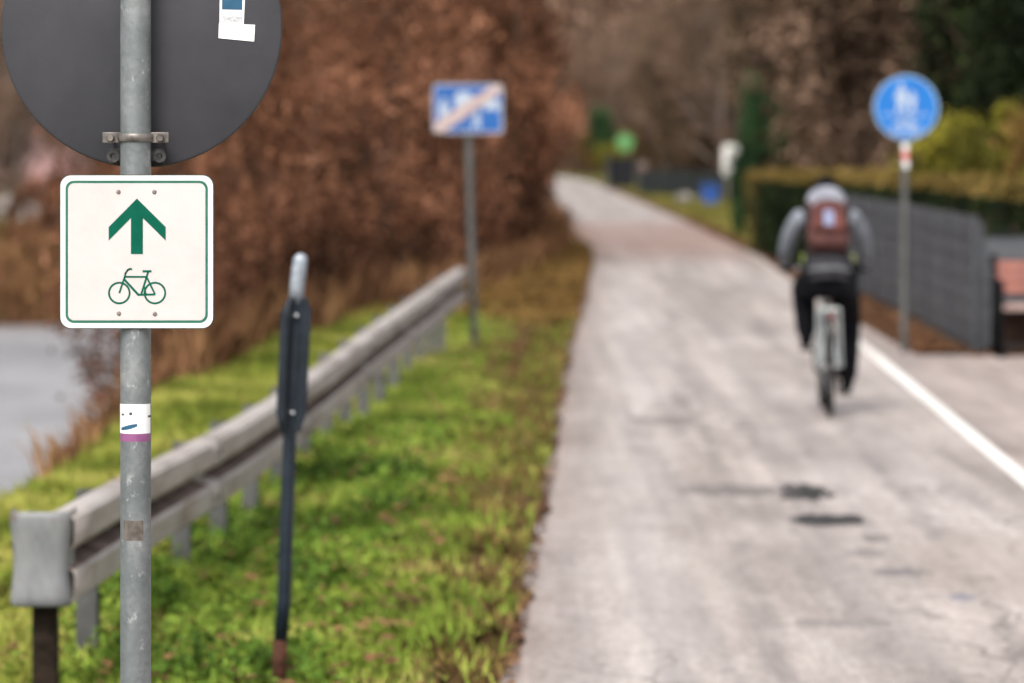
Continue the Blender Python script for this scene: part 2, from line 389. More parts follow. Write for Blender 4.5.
def asphalt(name, tint=(1, 1, 1), marks=True):
    m = mat(name, rough=.8, spec=.3)
    tc = N(m, 'TexCoord'); ob = tc.outputs['Object']
    fine = noise(m, 60, 6, rough=.75); mid = noise(m, 2.4, 8, rough=.66, stretch=(1, .2, 1)); big = noise(m, .45, 5, rough=.6, stretch=(2.2, .16, 1))
    c = ramp(m, mid, [(.34, (.21, .18, .165)), (.5, (.325, .285, .265)), (.66, (.44, .40, .38))])
    c = mix(m, .4, c, ramp(m, big, [(.35, (.21, .18, .165)), (.65, (.46, .42, .41))]))
    stk = noise(m, 1.0, 6, rough=.6, stretch=(5, .10, 1)); c = mix(m, .55, c, ramp(m, stk, [(.35, (.33, .33, .34)), (.65, (.66, .655, .65))]), 'OVERLAY')
    grit = noise(m, 30, 4, rough=.8, stretch=(1, .22, 1)); c = mix(m, .45, c, ramp(m, grit, [(.35, (.30, .30, .30)), (.65, (.68, .68, .68))]), 'OVERLAY')
    c = mix(m, .5, c, ramp(m, fine, [(.3, (.30, .28, .27)), (.7, (.7, .68, .67))]), 'OVERLAY')
    if marks:
        at = N(m, 'VertexColor', layer_name='across'); sp = N(m, 'SeparateColor'); L(m, at.outputs[0], sp.inputs[0])
        wob = noise(m, .8, 6, rough=.7)
        def seam(pos, w_, strength, c, colr=(.13, .115, .11)):
            a = N(m, 'Math', operation='MULTIPLY_ADD'); L(m, wob, a.inputs[0]); a.inputs[1].default_value = .10; L(m, sp.outputs[0], a.inputs[2])
            b = N(m, 'Math', operation='SUBTRACT'); L(m, a.outputs[0], b.inputs[0]); b.inputs[1].default_value = pos + .05
            d = N(m, 'Math', operation='ABSOLUTE'); L(m, b.outputs[0], d.inputs[0])
            e = N(m, 'MapRange'); L(m, d.outputs[0], e.inputs[0]); e.inputs[1].default_value = 0; e.inputs[2].default_value = w_
            e.inputs[3].default_value = strength; e.inputs[4].default_value = 0
            brk = ramp(m, noise(m, .9, 5, rough=.7), [(.4, (.1, .1, .1)), (.55, (1, 1, 1))])
            q = N(m, 'Math', operation='MULTIPLY'); L(m, e.outputs[0], q.inputs[0]); L(m, brk, q.inputs[1])
            return mix(m, q.outputs[0], c, colr)
        c = seam(.36, .028, .5, c); c = seam(.70, .024, .5, c); c = seam(.53, .10, .30, c, (.20, .185, .175)); c = seam(.2, .10, .25, c, (.5, .47, .46))
        # fine crazing in worn patches
        vo = N(m, 'TexVoronoi', feature='DISTANCE_TO_EDGE'); vo.inputs['Scale'].default_value = 2.6
        mp = N(m, 'Mapping'); mp.inputs['Scale'].default_value = (1, .3, 1); dn = N(m, 'TexNoise'); dn.inputs['Scale'].default_value = 2; dn.inputs['Detail'].default_value = 5
        L(m, ob, dn.inputs['Vector']); av = N(m, 'VectorMath', operation='MULTIPLY_ADD'); L(m, dn.outputs['Color'], av.inputs[0]); av.inputs[1].default_value = (.5, 1.5, 0); L(m, ob, av.inputs[2]); L(m, av.outputs[0], mp.inputs[0]); L(m, mp.outputs[0], vo.inputs['Vector'])
        cr = ramp(m, vo.outputs['Distance'], [(0, (1, 1, 1)), (.035, (0, 0, 0))]); wm = ramp(m, noise(m, .7, 4, stretch=(1, .3, 1)), [(.46, (0, 0, 0)), (.58, (.75, .75, .75))])
        c = mix(m, mix(m, 1.0, cr, wm, 'MULTIPLY'), c, (.13, .11, .10))
        # grassy crumbling left margin
        pe = N(m, 'MapRange'); L(m, sp.outputs[0], pe.inputs[0]); pe.inputs[1].default_value = 0; pe.inputs[2].default_value = .09; pe.inputs[3].default_value = .75; pe.inputs[4].default_value = 0
        pm = N(m, 'Math', operation='MULTIPLY'); L(m, pe.outputs[0], pm.inputs[0]); L(m, noise(m, 3, 6, rough=.7), pm.inputs[1])
        c = mix(m, pm.outputs[0], c, (.13, .075, .05))
        # leaf stains across the path further on
        sx = N(m, 'SeparateXYZ'); L(m, ob, sx.inputs[0])
        f1 = N(m, 'MapRange', interpolation_type='SMOOTHSTEP'); L(m, sx.outputs[1], f1.inputs[0]); f1.inputs[1].default_value = 60; f1.inputs[2].default_value = 76; f1.inputs[3].default_value = 0; f1.inputs[4].default_value = 1
        f2 = N(m, 'MapRange', interpolation_type='SMOOTHSTEP'); L(m, sx.outputs[1], f2.inputs[0]); f2.inputs[1].default_value = 92; f2.inputs[2].default_value = 112; f2.inputs[3].default_value = 1; f2.inputs[4].default_value = 0
        ff = N(m, 'Math', operation='MULTIPLY'); L(m, f1.outputs[0], ff.inputs[0]); L(m, f2.outputs[0], ff.inputs[1])
        fg = N(m, 'Math', operation='MULTIPLY'); L(m, ff.outputs[0], fg.inputs[0]); L(m, noise(m, .5, 4), fg.inputs[1])
        c = mix(m, fg.outputs[0], c, (.2, .09, .055))
        # broken-out dark hollows and tar
        for (hx, hy, rx, ry, st, colr) in [(1.56, 21.6, .11, .42, 1, (.018, .016, .015)), (1.22, 21.7, .26, .30, .75, (.12, .105, .1)), (1.58, 19.95, .16, .24, 1, (.022, .02, .019)),
                                     (1.72, 19.0, .05, .14, .6, (.07, .065, .06)), (1.70, 17.5, .10, .14, .65, (.09, .085, .09)), (1.24, 29.5, .05, .9, .45, (.1, .09, .085)),
                                     (1.62, 18.3, .07, .14, .5, (.1, .09, .09)), (1.85, 16.5, .045, .09, .6, (.10, .12, .19)), (1.30, 15.6, .16, .10, .4, (.12, .11, .1)),
                                     (2.35, 17.8, .5, 1.2, .35, (.24, .20, .17))]:
            mp = N(m, 'Mapping'); mp.vector_type = 'TEXTURE'; mp.inputs['Location'].default_value = (hx, hy, 0); mp.inputs['Scale'].default_value = (rx * 1.7, ry * 1.7, 1)
            L(m, ob, mp.inputs[0]); ln = N(m, 'VectorMath', operation='LENGTH'); L(m, mp.outputs[0], ln.inputs[0])
            nn = noise(m, 9, 7, rough=.8, stretch=(1, .16, 1))
            ad = N(m, 'Math', operation='MULTIPLY_ADD'); L(m, nn, ad.inputs[0]); ad.inputs[1].default_value = 2.6; L(m, ln.outputs['Value'], ad.inputs[2])
            e = N(m, 'MapRange'); L(m, ad.outputs[0], e.inputs[0]); e.inputs[1].default_value = 1.95; e.inputs[2].default_value = 2.12; e.inputs[3].default_value = st; e.inputs[4].default_value = 0
            c = mix(m, e.outputs[0], c, colr)
    c = mix(m, 1.0, c, tint, 'MULTIPLY')
    base(m, c); bump(m, fine, .35, .006)
    r = ramp(m, mid, [(.3, (.62, .62, .62)), (.7, (.9, .9, .9))]); L(m, r, m.node_tree.nodes['Principled BSDF'].inputs['Roughness'])
    return m
M['asphalt'] = asphalt('old_asphalt'); M['asphalt2'] = asphalt('pavement_asphalt', (.92, .88, .86), marks=False)
strip_mesh('path', lambda y: XL(y) + .03 * math.sin(y * 1.3) + .02 * math.sin(y * 3.1) + .02 * math.sin(y * 7.7), lambda y: XR(y) + .06, -20, 590, .004, M['asphalt'], 8, .5)
def pav_r(y):
    if y < 36.0: return 14.0
    if y < 50: return float(XR(y)) + .38 - .02 * (y - 36)
    return float(XR(y)) + .12
strip_mesh('pavement', lambda y: XR(y) + .06, pav_r, -20, 74, .004, M['asphalt2'], 6, .5)
def paint():
    m = mat('road_paint', rough=.6); n = noise(m, 9, 6, rough=.7, stretch=(1, .3, 1))
    tc = N(m, 'TexCoord'); sx = N(m, 'SeparateXYZ'); L(m, tc.outputs['Object'], sx.inputs[0])
    f1 = N(m, 'MapRange'); L(m, sx.outputs[1], f1.inputs[0]); f1.inputs[1].default_value = 30; f1.inputs[2].default_value = 58; f1.inputs[3].default_value = .12; f1.inputs[4].default_value = .62
    a = N(m, 'Math', operation='ADD'); L(m, f1.outputs[0], a.inputs[0]); L(m, n, a.inputs[1])
    base(m, ramp(m, a.outputs[0], [(.68, (.76, .73, .69)), (.9, (.42, .36, .33))])); return m
M['paint'] = paint()
strip_mesh('edge_line', lambda y: XR(y) - .045, lambda y: XR(y) + .055, -20, 72, .009, M['paint'], 2, .8)

def water():
    m = mat('river_water', (.43, .425, .44), .28); n = noise(m, 1.1, 4, stretch=(1, .45, 1)); n2 = noise(m, 6, 3)
    n3 = noise(m, .22, 5, rough=.6, stretch=(1, .5, 1)); base(m, ramp(m, n3, [(.3, (.14, .14, .145)), (.7, (.33, .32, .33))]))  # pale mottled grey: sky reflections put into the base colour
    bump(m, mix(m, .35, n, n2), 1.0, .35)
    mb = MB(); mb.poly([(-120, -40, WATER_Z), (1, -40, WATER_Z), (1, 420, WATER_Z), (-120, 420, WATER_Z)])
    tag(mb.build('river', m, fix=False), kind='structure')
water()

# ---------------------------------------------------------------- foliage tools
def leaves(pts, size, up=0.0, aspect=.6, rg=rng, droop=None):
    n = len(pts)
    a = rg.normal(size=(n, 3)); a[:, 2] += up * 0; a /= np.linalg.norm(a, axis=1, keepdims=True)
    if droop is not None: a = a * (1 - droop) + np.array([0, 0, -1.]) * droop; a /= np.linalg.norm(a, axis=1, keepdims=True)
    b = rg.normal(size=(n, 3)); b -= (b * a).sum(1, keepdims=True) * a; b /= np.linalg.norm(b, axis=1, keepdims=True)
    s = size * rg.uniform(.6, 1.35, (n, 1))
    v = np.stack([pts - a * s * .5, pts + b * s * aspect * .5, pts + a * s * .5, pts - b * s * aspect * .5], 1).reshape(-1, 3)
    f = np.arange(n * 4).reshape(n, 4)
    return v, f
def crown_points(n, rx, ry, rz, cz, clumps=60, spread=.22, rg=rng, hollow=.35, bottom=None):
    d = rg.normal(size=(clumps, 3)); d /= np.linalg.norm(d, axis=1, keepdims=True)
    r = rg.uniform(hollow, 1, (clumps, 1)) ** .6
    c = d * r * np.array([rx, ry, rz]) * rg.uniform(.8, 1.12, (clumps, 1)); c[:, 2] += cz
    k = rg.integers(0, clumps, n)
    sz = rg.uniform(.5, 1.3, clumps)[k][:, None]
    p = c[k] + rg.normal(size=(n, 3)) * np.array([rx, ry, rz]) * spread * sz
    if bottom is not None: p = p[p[:, 2] > bottom]
    return p, c
def wood(mb, base_, top, r0, ends, rg=rng):
    base_, top = Vector(base_), Vector(top); H = (top - base_).length
    mid = [base_.lerp(top, t) + Vector(rg.normal(size=3) * H * .015) for t in (0, .25, .5, .75, 1)]
    mid[0] = base_
    mb.tube(mid, [r0, r0 * .85, r0 * .65, r0 * .4, r0 * .12], 8)
    for e in ends:
        e = Vector(e); t = min(.92, max(.15, (e.z - base_.z) / max(H, .1) * rg.uniform(.45, .8)))
        st = base_.lerp(top, t); q = st.lerp(e, .5) + Vector((0, 0, -.04 * H * rg.uniform(.2, 1)))
        rr = r0 * (1 - t) * .5 + .01
        mb.tube([st, q, e], [rr, rr * .6, rr * .15], 5)
ALLP = {}
def make_plant(name, leafmat, barkmat, h, rx, ry, rz, cz, n, size, r0, clumps=60, spread=.2, part='crown', trunk='trunk', stems=1, limb=18, bottom=.1, seed=0, hollow=.35, aspect=.6, extra=None):
    rg = np.random.default_rng(seed)
    root = empty(name, (0, 0, 0))
    p, c = crown_points(n, rx, ry, rz, cz, clumps, spread, rg, hollow, bottom)
    v, f = leaves(p, size, aspect=aspect, rg=rg)
    link(part, np_mesh(part, v, f, leafmat), root)
    mb = MB()
    ends = c[rg.permutation(len(c))[:limb]]
    for k in range(stems):
        o = rg.normal(size=2) * (.18 * rx if stems > 1 else 0)
        sel = ends[k::stems]
        tx, ty = (o * 2.2 if stems > 1 else (0, 0))
        wood(mb, (o[0], o[1], -.25), (tx, ty, h * rg.uniform(.8, .95)), r0, sel, rg)
    mb.build(trunk, barkmat, root, smooth=True)
    return root
_placed = {}
def place(proto, x, y, label, cat, group=None, rz=0, sc_=1.0, z=None, sz=None):
    o = proto if proto.name not in _placed else copy_tree(proto)
    _placed[proto.name] = 1
    o.location = (x, y, float(ground_z(x, y)) if z is None else z); o.rotation_euler = (0, 0, rz)
    s3 = (sc_, sc_, (sz or sc_)); o.scale = s3
    for k in ('label', 'category', 'group'):
        if k in o: del o[k]
    tag(o, label, cat, group); return o

# ---------------------------------------------------------------- riverside shrubs, left
shA = make_plant('beech_shrub', M['rustleaf'], M['bark'], 5.2, 1.5, 1.5, 2.6, 2.9, 11500, .10, .06, 90, .085, stems=3, limb=40, seed=1)
shB = make_plant('beech_shrub', M['rustleaf'], M['bark'], 6.0, 1.7, 1.6, 3.0, 3.3, 13000, .10, .07, 100, .08, stems=3, limb=44, seed=2)
shC = make_plant('beech_shrub', M['rustleaf'], M['bark'], 4.4, 1.25, 1.3, 2.1, 2.3, 9000, .10, .05, 80, .085, stems=4, limb=40, seed=3)
shO = make_plant('olive_shrub', M['oliveleaf'], M['bark'], 4.4, 1.2, 1.2, 2.0, 2.3, 9000, .09, .05, 70, .13, stems=4, limb=40, seed=4)
spots = []
rr = random.Random(5)
NATR = {'A': 1.75, 'B': 1.95, 'C': 1.5, 'O': 1.45}
for y in [32.3, 34.2, 36.2, 38.6, 41, 43.5, 46.5, 50, 54, 58, 62, 66, 70, 75, 80, 86, 92, 99, 107, 116, 127, 139, 152, 167, 184, 205, 225]:
    k = len(spots); sx_ = FPX / y
    t = 'ABCO'[(k * 7) % 4 if k % 5 == 3 else k % 3]
    room = (512 + float(XB(y)) * sx_ - 100) / sx_ / 2          # half the width between the grass line and the open water
    rad = max(.42, min(1.6, room)) * rr.uniform(.95, 1.05)
    over = .05 if y < 60 else .35 if y < 82 else -.08
    spots.append((float(XB(y)) + over - rad, y, t, rad / NATR[t]))
    if 44 < y < 125: spots.append((float(XB(y)) - 2.6 - rr.uniform(0, .6), y + 1.3, 'BAC'[k % 3], .95))
    if 58 < y < 125: spots.append((float(XB(y)) - 4.9 - rr.uniform(0, .6), y + .6, 'ACB'[k % 3], .95))
where = ['beside the far end of the crash barrier', 'behind the crash barrier', 'on the river bank', 'where the bank nears the path', 'leaning over the path edge', 'far along the path']
for i, (x, y, t, sc_) in enumerate(spots):
    pr = {'A': shA, 'B': shB, 'C': shC, 'O': shO}[t]
    kindw = 'olive brown' if t == 'O' else 'rust brown'
    place(pr, x, y, 'tall %s leafed shrub in the dense thicket on the river bank' % kindw, 'shrub', 'rust brown shrubs of the bank thicket', rr.uniform(0, 6.2), sc_, sz=max(sc_, min(.95, .35 + sc_ * .6)) * rr.uniform(.95, 1.15) * (1.35 if y > 60 else 1))

# dry undergrowth at the thicket's foot
def scatter_blades(n, xf, yr, hgt, wid, lean=.5, rg=rng, ypow=1.0, mask=None):
    y = yr[0] + (yr[1] - yr[0]) * rg.uniform(0, 1, n) ** ypow
    a, b = xf(y); x = a + (b - a) * rg.uniform(0, 1, n)
    if mask is not None:
        k = mask(x, y) > rg.uniform(0, 1, n); x, y = x[k], y[k]
    n = len(x); z = ground_z(x, y)
    ang = rg.uniform(0, 2 * np.pi, n); h = hgt * rg.uniform(.4, 1.3, n); wv = wid * rg.uniform(.6, 1.3, n)
    ln = rg.uniform(.1, 1, n) * lean * h; la = rg.uniform(0, 2 * np.pi, n)
    dx, dy = np.cos(ang) * wv / 2, np.sin(ang) * wv / 2
    lx, ly = np.cos(la) * ln, np.sin(la) * ln
    v = np.stack([np.stack([x - dx, y - dy, z - .01], 1), np.stack([x + dx, y + dy, z - .01], 1),
                  np.stack([x + dx * .7 + lx * .4, y + dy * .7 + ly * .4, z + h * .6], 1),
                  np.stack([x + lx, y + ly, z + h * (1 - .2 * ln / (h + 1e-6))], 1),
                  np.stack([x - dx * .7 + lx * .4, y - dy * .7 + ly * .4, z + h * .6], 1)], 1).reshape(-1, 3)
    return v, np.arange(n * 5).reshape(n, 5)
v, f = scatter_blades(26000, lambda y: (XB(y) - 2.6, XB(y) + .05 + 0 * y), (30, 100), .55, .035, .8, ypow=1.3, mask=lambda x, y: (x > -.1 * y - .05) * smooth((y - 29) / 4))
tag(link('dry_undergrowth', np_mesh('dry_undergrowth', v, f, M['drystem'])), 'dry brown stems and leaves at the foot of the bank thicket', 'undergrowth', kind='stuff')

v, f = scatter_blades(16000, lambda y: (XB(y), XL(y) - .04 + 0 * y), (41, 76), .16, .03, 1.2, mask=lambda x, y: .3 + .7 * (np.sin(x * 6 + y) * np.sin(y * 1.3) > -.2))
tag(link('dry_grass', np_mesh('dry_grass', v, f, M['ochreleaf'])), 'dry ochre grass and stems where the thicket meets the path edge', 'dry grass', kind='stuff')
v, f = scatter_blades(9000, lambda y: (XB(y) - 2.6, XB(y) + 0 * y), (20, 48), .34, .03, .9, mask=lambda x, y: (x > -.106 * y - .25) * (x < XB(y) - .1))
v2, f2 = scatter_blades(9000, lambda y: (XF(y) - 3.5, XF(y) + .8), (99, 128), .8, .08, .6)
tag(link('dry_undergrowth', np_mesh('dry_undergrowth', np.concatenate([v, v2]), np.concatenate([f, f2 + len(v)]), M['drystem'])), 'brown reeds and stems along both water edges', 'undergrowth', kind='stuff')

# ---------------------------------------------------------------- grass
def grass_mat(name, stops):
    m = leafy(name, stops, .55, .9); return m
M['grass'] = grass_mat('grass_blades', [(0, (.075, .12, .016)), (.35, (.19, .28, .038)), (.7, (.31, .39, .06)), (1, (.48, .44, .13))])
M['grassdk'] = grass_mat('lush_weed_leaves', [(0, (.03, .06, .01)), (.5, (.09, .16, .02)), (1, (.2, .27, .04))])
M['grassye'] = grass_mat('yellowing_grass', [(0, (.11, .125, .02)), (.5, (.26, .27, .045)), (1, (.42, .38, .10))])
def gmask(x, y):
    e = XL(y) - x + .12 * np.sin(y * 1.7) + .08 * np.sin(y * 4.3 + x * 5)
    m_ = .06 * (XL(y) - x > .02) + .94 * smooth((e - .12 - .017 * np.clip(y - 15, 0, 30)) / .55)
    pat = .5 + .6 * np.sin(x * 5.3 + y * 1.9) * np.sin(x * 2.1 - y * 1.3 + 1) + .4 * np.sin(y * 4.1 + x * 9)
    m_ = m_ * np.where(e < 1.1, .55 + .45 * np.clip(pat + .4, 0, 1), 1)
    return m_ * smooth((47 - y) / 7)
v, f = scatter_blades(200000, lambda y: (XB(y) - .25, XL(y) + 0 * y), (10.5, 46), .085, .012, .9, ypow=1.15, mask=gmask)
tag(link('grass', np_mesh('grass', v, f, M['grass'])), 'green grass of the verge between the path and the crash barrier', 'grass', kind='stuff')
v, f = scatter_blades(45000, lambda y: (XB(y) - .5, RAILX(y) - .1), (14, 44), .11, .014, .9, mask=lambda x, y: smooth((x - XB(y) + .5) / .4))
tag(link('bank_grass', np_mesh('bank_grass', v, f, M['grassye'])), 'yellow green grass on the bank behind the crash barrier', 'grass', kind='stuff')
def weed_mesh():
    rg = np.random.default_rng(21); V = []; F = []; b = 0
    y = 11 + 14 * rg.uniform(0, 1, 1500) ** 1.3; x = RAILX(y) - .3 + rg.uniform(0, 1, 1500) ** 1.3 * (XL(y) - .35 - RAILX(y))
    for X_, Y_ in zip(x, y):
        if rg.uniform() > .25 + .75 * (math.sin(X_ * 4 + Y_ * 1.7) > -.1): continue
        n = rg.integers(8, 16); c = np.array([X_, Y_, float(ground_z(X_, Y_)) + .03]); h = rg.uniform(.04, .11)
        p = c + rg.normal(size=(n, 3)) * [.05, .05, h * .4] + [0, 0, h * .6]
        vv, ff = leaves(p, rg.uniform(.03, .055), aspect=.65, rg=rg)
        V.append(vv); F.append(ff + b); b += len(vv)
    return np.concatenate(V), np.concatenate(F)
v, f = weed_mesh()
tag(link('verge_weeds', np_mesh('verge_weeds', v, f, M['grassdk'])), 'dark green broad leaved weeds growing in the verge grass', 'weeds', kind='stuff')
def smask(x, y):
    e = XL(y) - x
    return smooth((e + .02) / .1) * smooth((.55 + .018 * y - e) / .5) * (.35 + .65 * (np.sin(x * 7 + y * 2.3) * np.sin(x * 3 - y * 1.1) > -.2))
v, f = scatter_blades(52000, lambda y: (XL(y) - 1.6, XL(y) + 0 * y), (11, 46), .06, .011, 1.3, ypow=1.2, mask=smask)
M['deadgrass'] = leafy('dead_grass_blades', [(0, (.06, .033, .014)), (.5, (.16, .11, .036)), (1, (.32, .22, .075))], clump=1.3)
tag(link('dead_grass', np_mesh('dead_grass', v, f, M['deadgrass'])), 'olive and straw brown dead grass between the green verge and the path', 'dead grass', kind='stuff')
# fallen leaves
def litter(n, xf, yr, size, rg, ypow=1.0, lift=.012):
    y = yr[0] + (yr[1] - yr[0]) * rg.uniform(0, 1, n) ** ypow; a, b = xf(y, rg.uniform(0, 1, n)); x = a
    z = ground_z(x, y); z = np.maximum(z, np.where((x > XL(y)) & (x < XR(y)), .006, z)) + lift * rg.uniform(.3, 1.6, n)
    p = np.stack([x, y, z], 1)
    t = rg.uniform(0, 2 * np.pi, n); s = size * rg.uniform(.5, 1.4, n)
    A = np.stack([np.cos(t), np.sin(t), rg.uniform(-.3, .3, n)], 1) * s[:, None] * .5
    B = np.stack([-np.sin(t), np.cos(t), rg.uniform(-.3, .3, n)], 1) * s[:, None] * .33
    return np.stack([p - A, p + B, p + A, p - B], 1).reshape(-1, 3), np.arange(n * 4).reshape(n, 4)
M['litter'] = leafy('fallen_leaves', [(0, (.045, .02, .011)), (.5, (.13, .06, .03)), (1, (.25, .13, .06))], clump=1.5)
v, f = litter(13000, lambda y, u: (XL(y) + .03 - u ** 1.5 * (.55 + .022 * y), 0), (11, 75), .042, rng, 1.1)
v2, f2 = litter(4200, lambda y, u: (XL(y) - .9 * u ** 2 - .4 + 0 * y - u * (y < 30) * .8, 0), (11, 40), .06, rng, 1.1, .07)
tag(link('fallen_leaves', np_mesh('fallen_leaves', np.concatenate([v, v2]), np.concatenate([f, f2 + len(v)]), M['litter'])), 'brown fallen leaves gathered along the left edge of the path', 'fallen leaves', kind='stuff')
def strip_r(y, u):
    a = np.where(y < 50, XR(y) + .42 - .02 * (y - 36), XR(y) + .1); b = np.where(y < 53, FENCE_X(y) - .01, XR(y) + .5)
    return a + (b - a) * u, 0
v, f = litter(9000, strip_r, (36.1, 110), .07, rng, 1.5, .02)
v2, f2 = litter(500, lambda y, u: (4.1 + u * 2, 0), (35.7, 36.5), .07, rng, 1, .02)
tag(link('fallen_leaves', np_mesh('fallen_leaves', np.concatenate([v, v2]), np.concatenate([f, f2 + len(v)]), M['litter'])), 'red brown leaves lying along the foot of the dark fence', 'fallen leaves', kind='stuff')
v, f = scatter_blades(22000, lambda y: (XR(y) + .4, XR(y) + 3.2), (74, 200), .16, .03, .9, ypow=1.2)
tag(link('verge_grass', np_mesh('verge_grass', v, f, leafy('olive_verge_grass', [(0, (.07, .065, .02)), (.5, (.19, .175, .04)), (1, (.32, .26, .08))]))), 'strip of yellow green grass right of the path in the distance', 'grass', kind='stuff')

# ---------------------------------------------------------------- foreground sign pole
S1 = 507.0; D1 = FPX / S1
pole_c = P(134, 150, S1)
sp_root = empty('sign_pole', (pole_c.x, D1 + .035, 0), label='galvanised pole carrying a white green-bordered cycle sign below the dark back of a round sign', cat='sign pole')
def rel(px, py): return ((px - 134) / S1, CAMZ - (py - HOR) / S1)      # x,z relative to the pole, in metres
mb = MB(); mb.lathe([(.0305, -.5), (.0305, 2.9), (.028, 2.93), (.0, 2.94)], 32); mb.build('pole', M['galv'], sp_root, smooth='auto')
# round sign seen from behind: beyond the pole
rc = rel(137.5, 26)
rs = MB(); Mx = Matrix(((1, 0, 0), (0, 0, 1), (0, 1, 0)))
rs.lathe([(0, 0), (.274, 0), (.2785, .002), (.280, .006), (.280, .016), (.277, .018), (.277, .020), (0, .020)], 96, (rc[0], .046, rc[1]), Mx)
round_o = rs.build('round_sign', M['signback'], sp_root, smooth='auto')
def rrect(x0, z0, x1, z1, r, n=8):
    out = []
    for cx, cz, a0 in ((x1 - r, z1 - r, 0), (x0 + r, z1 - r, 90), (x0 + r, z0 + r, 180), (x1 - r, z0 + r, 270)):
        for k in range(n + 1):
            a = R(a0 + 90 * k / n); out.append((cx + r * math.cos(a), cz + r * math.sin(a)))
    return out
def quad(pts): return [rel(*p) for p in pts]
st = MB()
st.prism(quad([(217, -30), (243.5, -29), (241, 23), (216.5, 22)]), .0455, .0450, 0)
st.prism(quad([(219.5, -26), (240, -25.5), (239.5, 8.5), (219, 8)]), .0450, .0446, 1)
st.prism(quad([(219, 14.5), (240, 15), (239.6, 21.5), (218.8, 21)]), .0450, .0446, 2)
s_o = st.build('sticker', [M['paper'], M['sblue'], M['sgrey']], round_o)
st = MB(); st.prism(quad([(216, 22), (252.5, 23.5), (251.5, 40.5), (215.5, 37)]), .0450, .0444, 0); st.build('sticker', [M['paper']], round_o)
# clamps fixing it
def clamp(py, parent, wide=.061, name='clamp', dark=False):
    x0, z = rel(134, py); c = MB(); mt = M['clamp']
    c.tube([(-.0335 * math.cos(R(a)), -.0335 * math.sin(R(a)), z) for a in range(0, 181, 15)], .0085, 8, flat=(.35, 1))
    for sx in (-1, 1):
        c.box((sx * (.0325 + (wide - .028) / 2 - .003), -.001, z), (wide - .022, .005, .021))
    co_ = c.build(name, mt, parent, smooth='auto', bevel=.001)
    for sx in (-1, 1):
        b = MB(); b.lathe([(0, -.012), (.006, -.012), (.0078, -.009), (.0078, 0), (.010, 0), (.010, .003), (.004, .003), (.004, .046), (0, .046)], 12, (sx * (wide - .012), -.005, z - .001), Mx)
        b.build('bolt', M['clamp'] , co_, smooth='auto')
    return co_
clamp(137.5, round_o)
# rear bracket lugs a little lower
lug = MB(); zz = rel(134, 156)[1]
for sx in (-1, 1):
    lug.ring([(sx * .046 + .013 * math.cos(R(a)), zz + .013 * math.sin(R(a))) for a in range(0, 360, 20)], [(sx * .046 + .006 * math.cos(R(a)), zz + .006 * math.sin(R(a))) for a in range(0, 360, 20)], .012, .020)
    lug.box((sx * .034, .022, zz), (.03, .012, .02))
lug.box((0, .036, zz), (.11, .008, .03))
lug.build('bracket', M['dark'], round_o, smooth='auto')
# white cycling sign in front
x0, z1 = rel(60.5, 175.5); x1, z0 = rel(213, 328)
pl = MB(); yf = -.036
pl.prism(rrect(x0, z0, x1, z1, .021), yf, yf + .003)
pl.prism(rrect(x0 - .0015, z0 - .0015, x1 + .0015, z1 + .0015, .022), yf + .0032, yf + .010, 1)
plate = pl.build('sign_plate', [M['edge_white'], M['signback']], sp_root, smooth='auto')
q = MB(); g0, g1 = .0100, .0150
q.ring(rrect(x0 + g0, z0 + g0, x1 - g0, z1 - g0, .0165), rrect(x0 + g1, z0 + g1, x1 - g1, z1 - g1, .0125), yf - .0005, yf + .0002); q.build('border', M['line_green'], plate)
q = MB(); q.prism(rrect(x0 + .0158, z0 + .0158, x1 - .0158, z1 - .0158, .012), yf - .0005, yf + .0002); q.build('sign_face', M['white'], plate)
yd = yf - .0005
q = MB(); q.prism(quad([(137, 198.5), (165.8, 227), (165.8, 240.5), (143, 218), (143, 254), (131, 254), (131, 218), (108.8, 240.5), (108.8, 227)]), yd - .0005, yd + .0001); q.build('arrow_symbol', M['green'], plate)
def stroke(mb, pts, wpx, y0, y1, fn=None):
    fn = fn or rel
    for (a, b) in zip(pts, pts[1:]):
        dx, dy = b[0] - a[0], b[1] - a[1]; l = math.hypot(dx, dy) or 1; ex, ey = dx / l * wpx * .35, dy / l * wpx * .35
        nx, ny = -dy / l * wpx / 2, dx / l * wpx / 2
        mb.prism([fn(*p) for p in ((a[0] - ex + nx, a[1] - ey + ny), (b[0] + ex + nx, b[1] + ey + ny), (b[0] + ex - nx, b[1] + ey - ny), (a[0] - ex - nx, a[1] - ey - ny))], y0, y1)
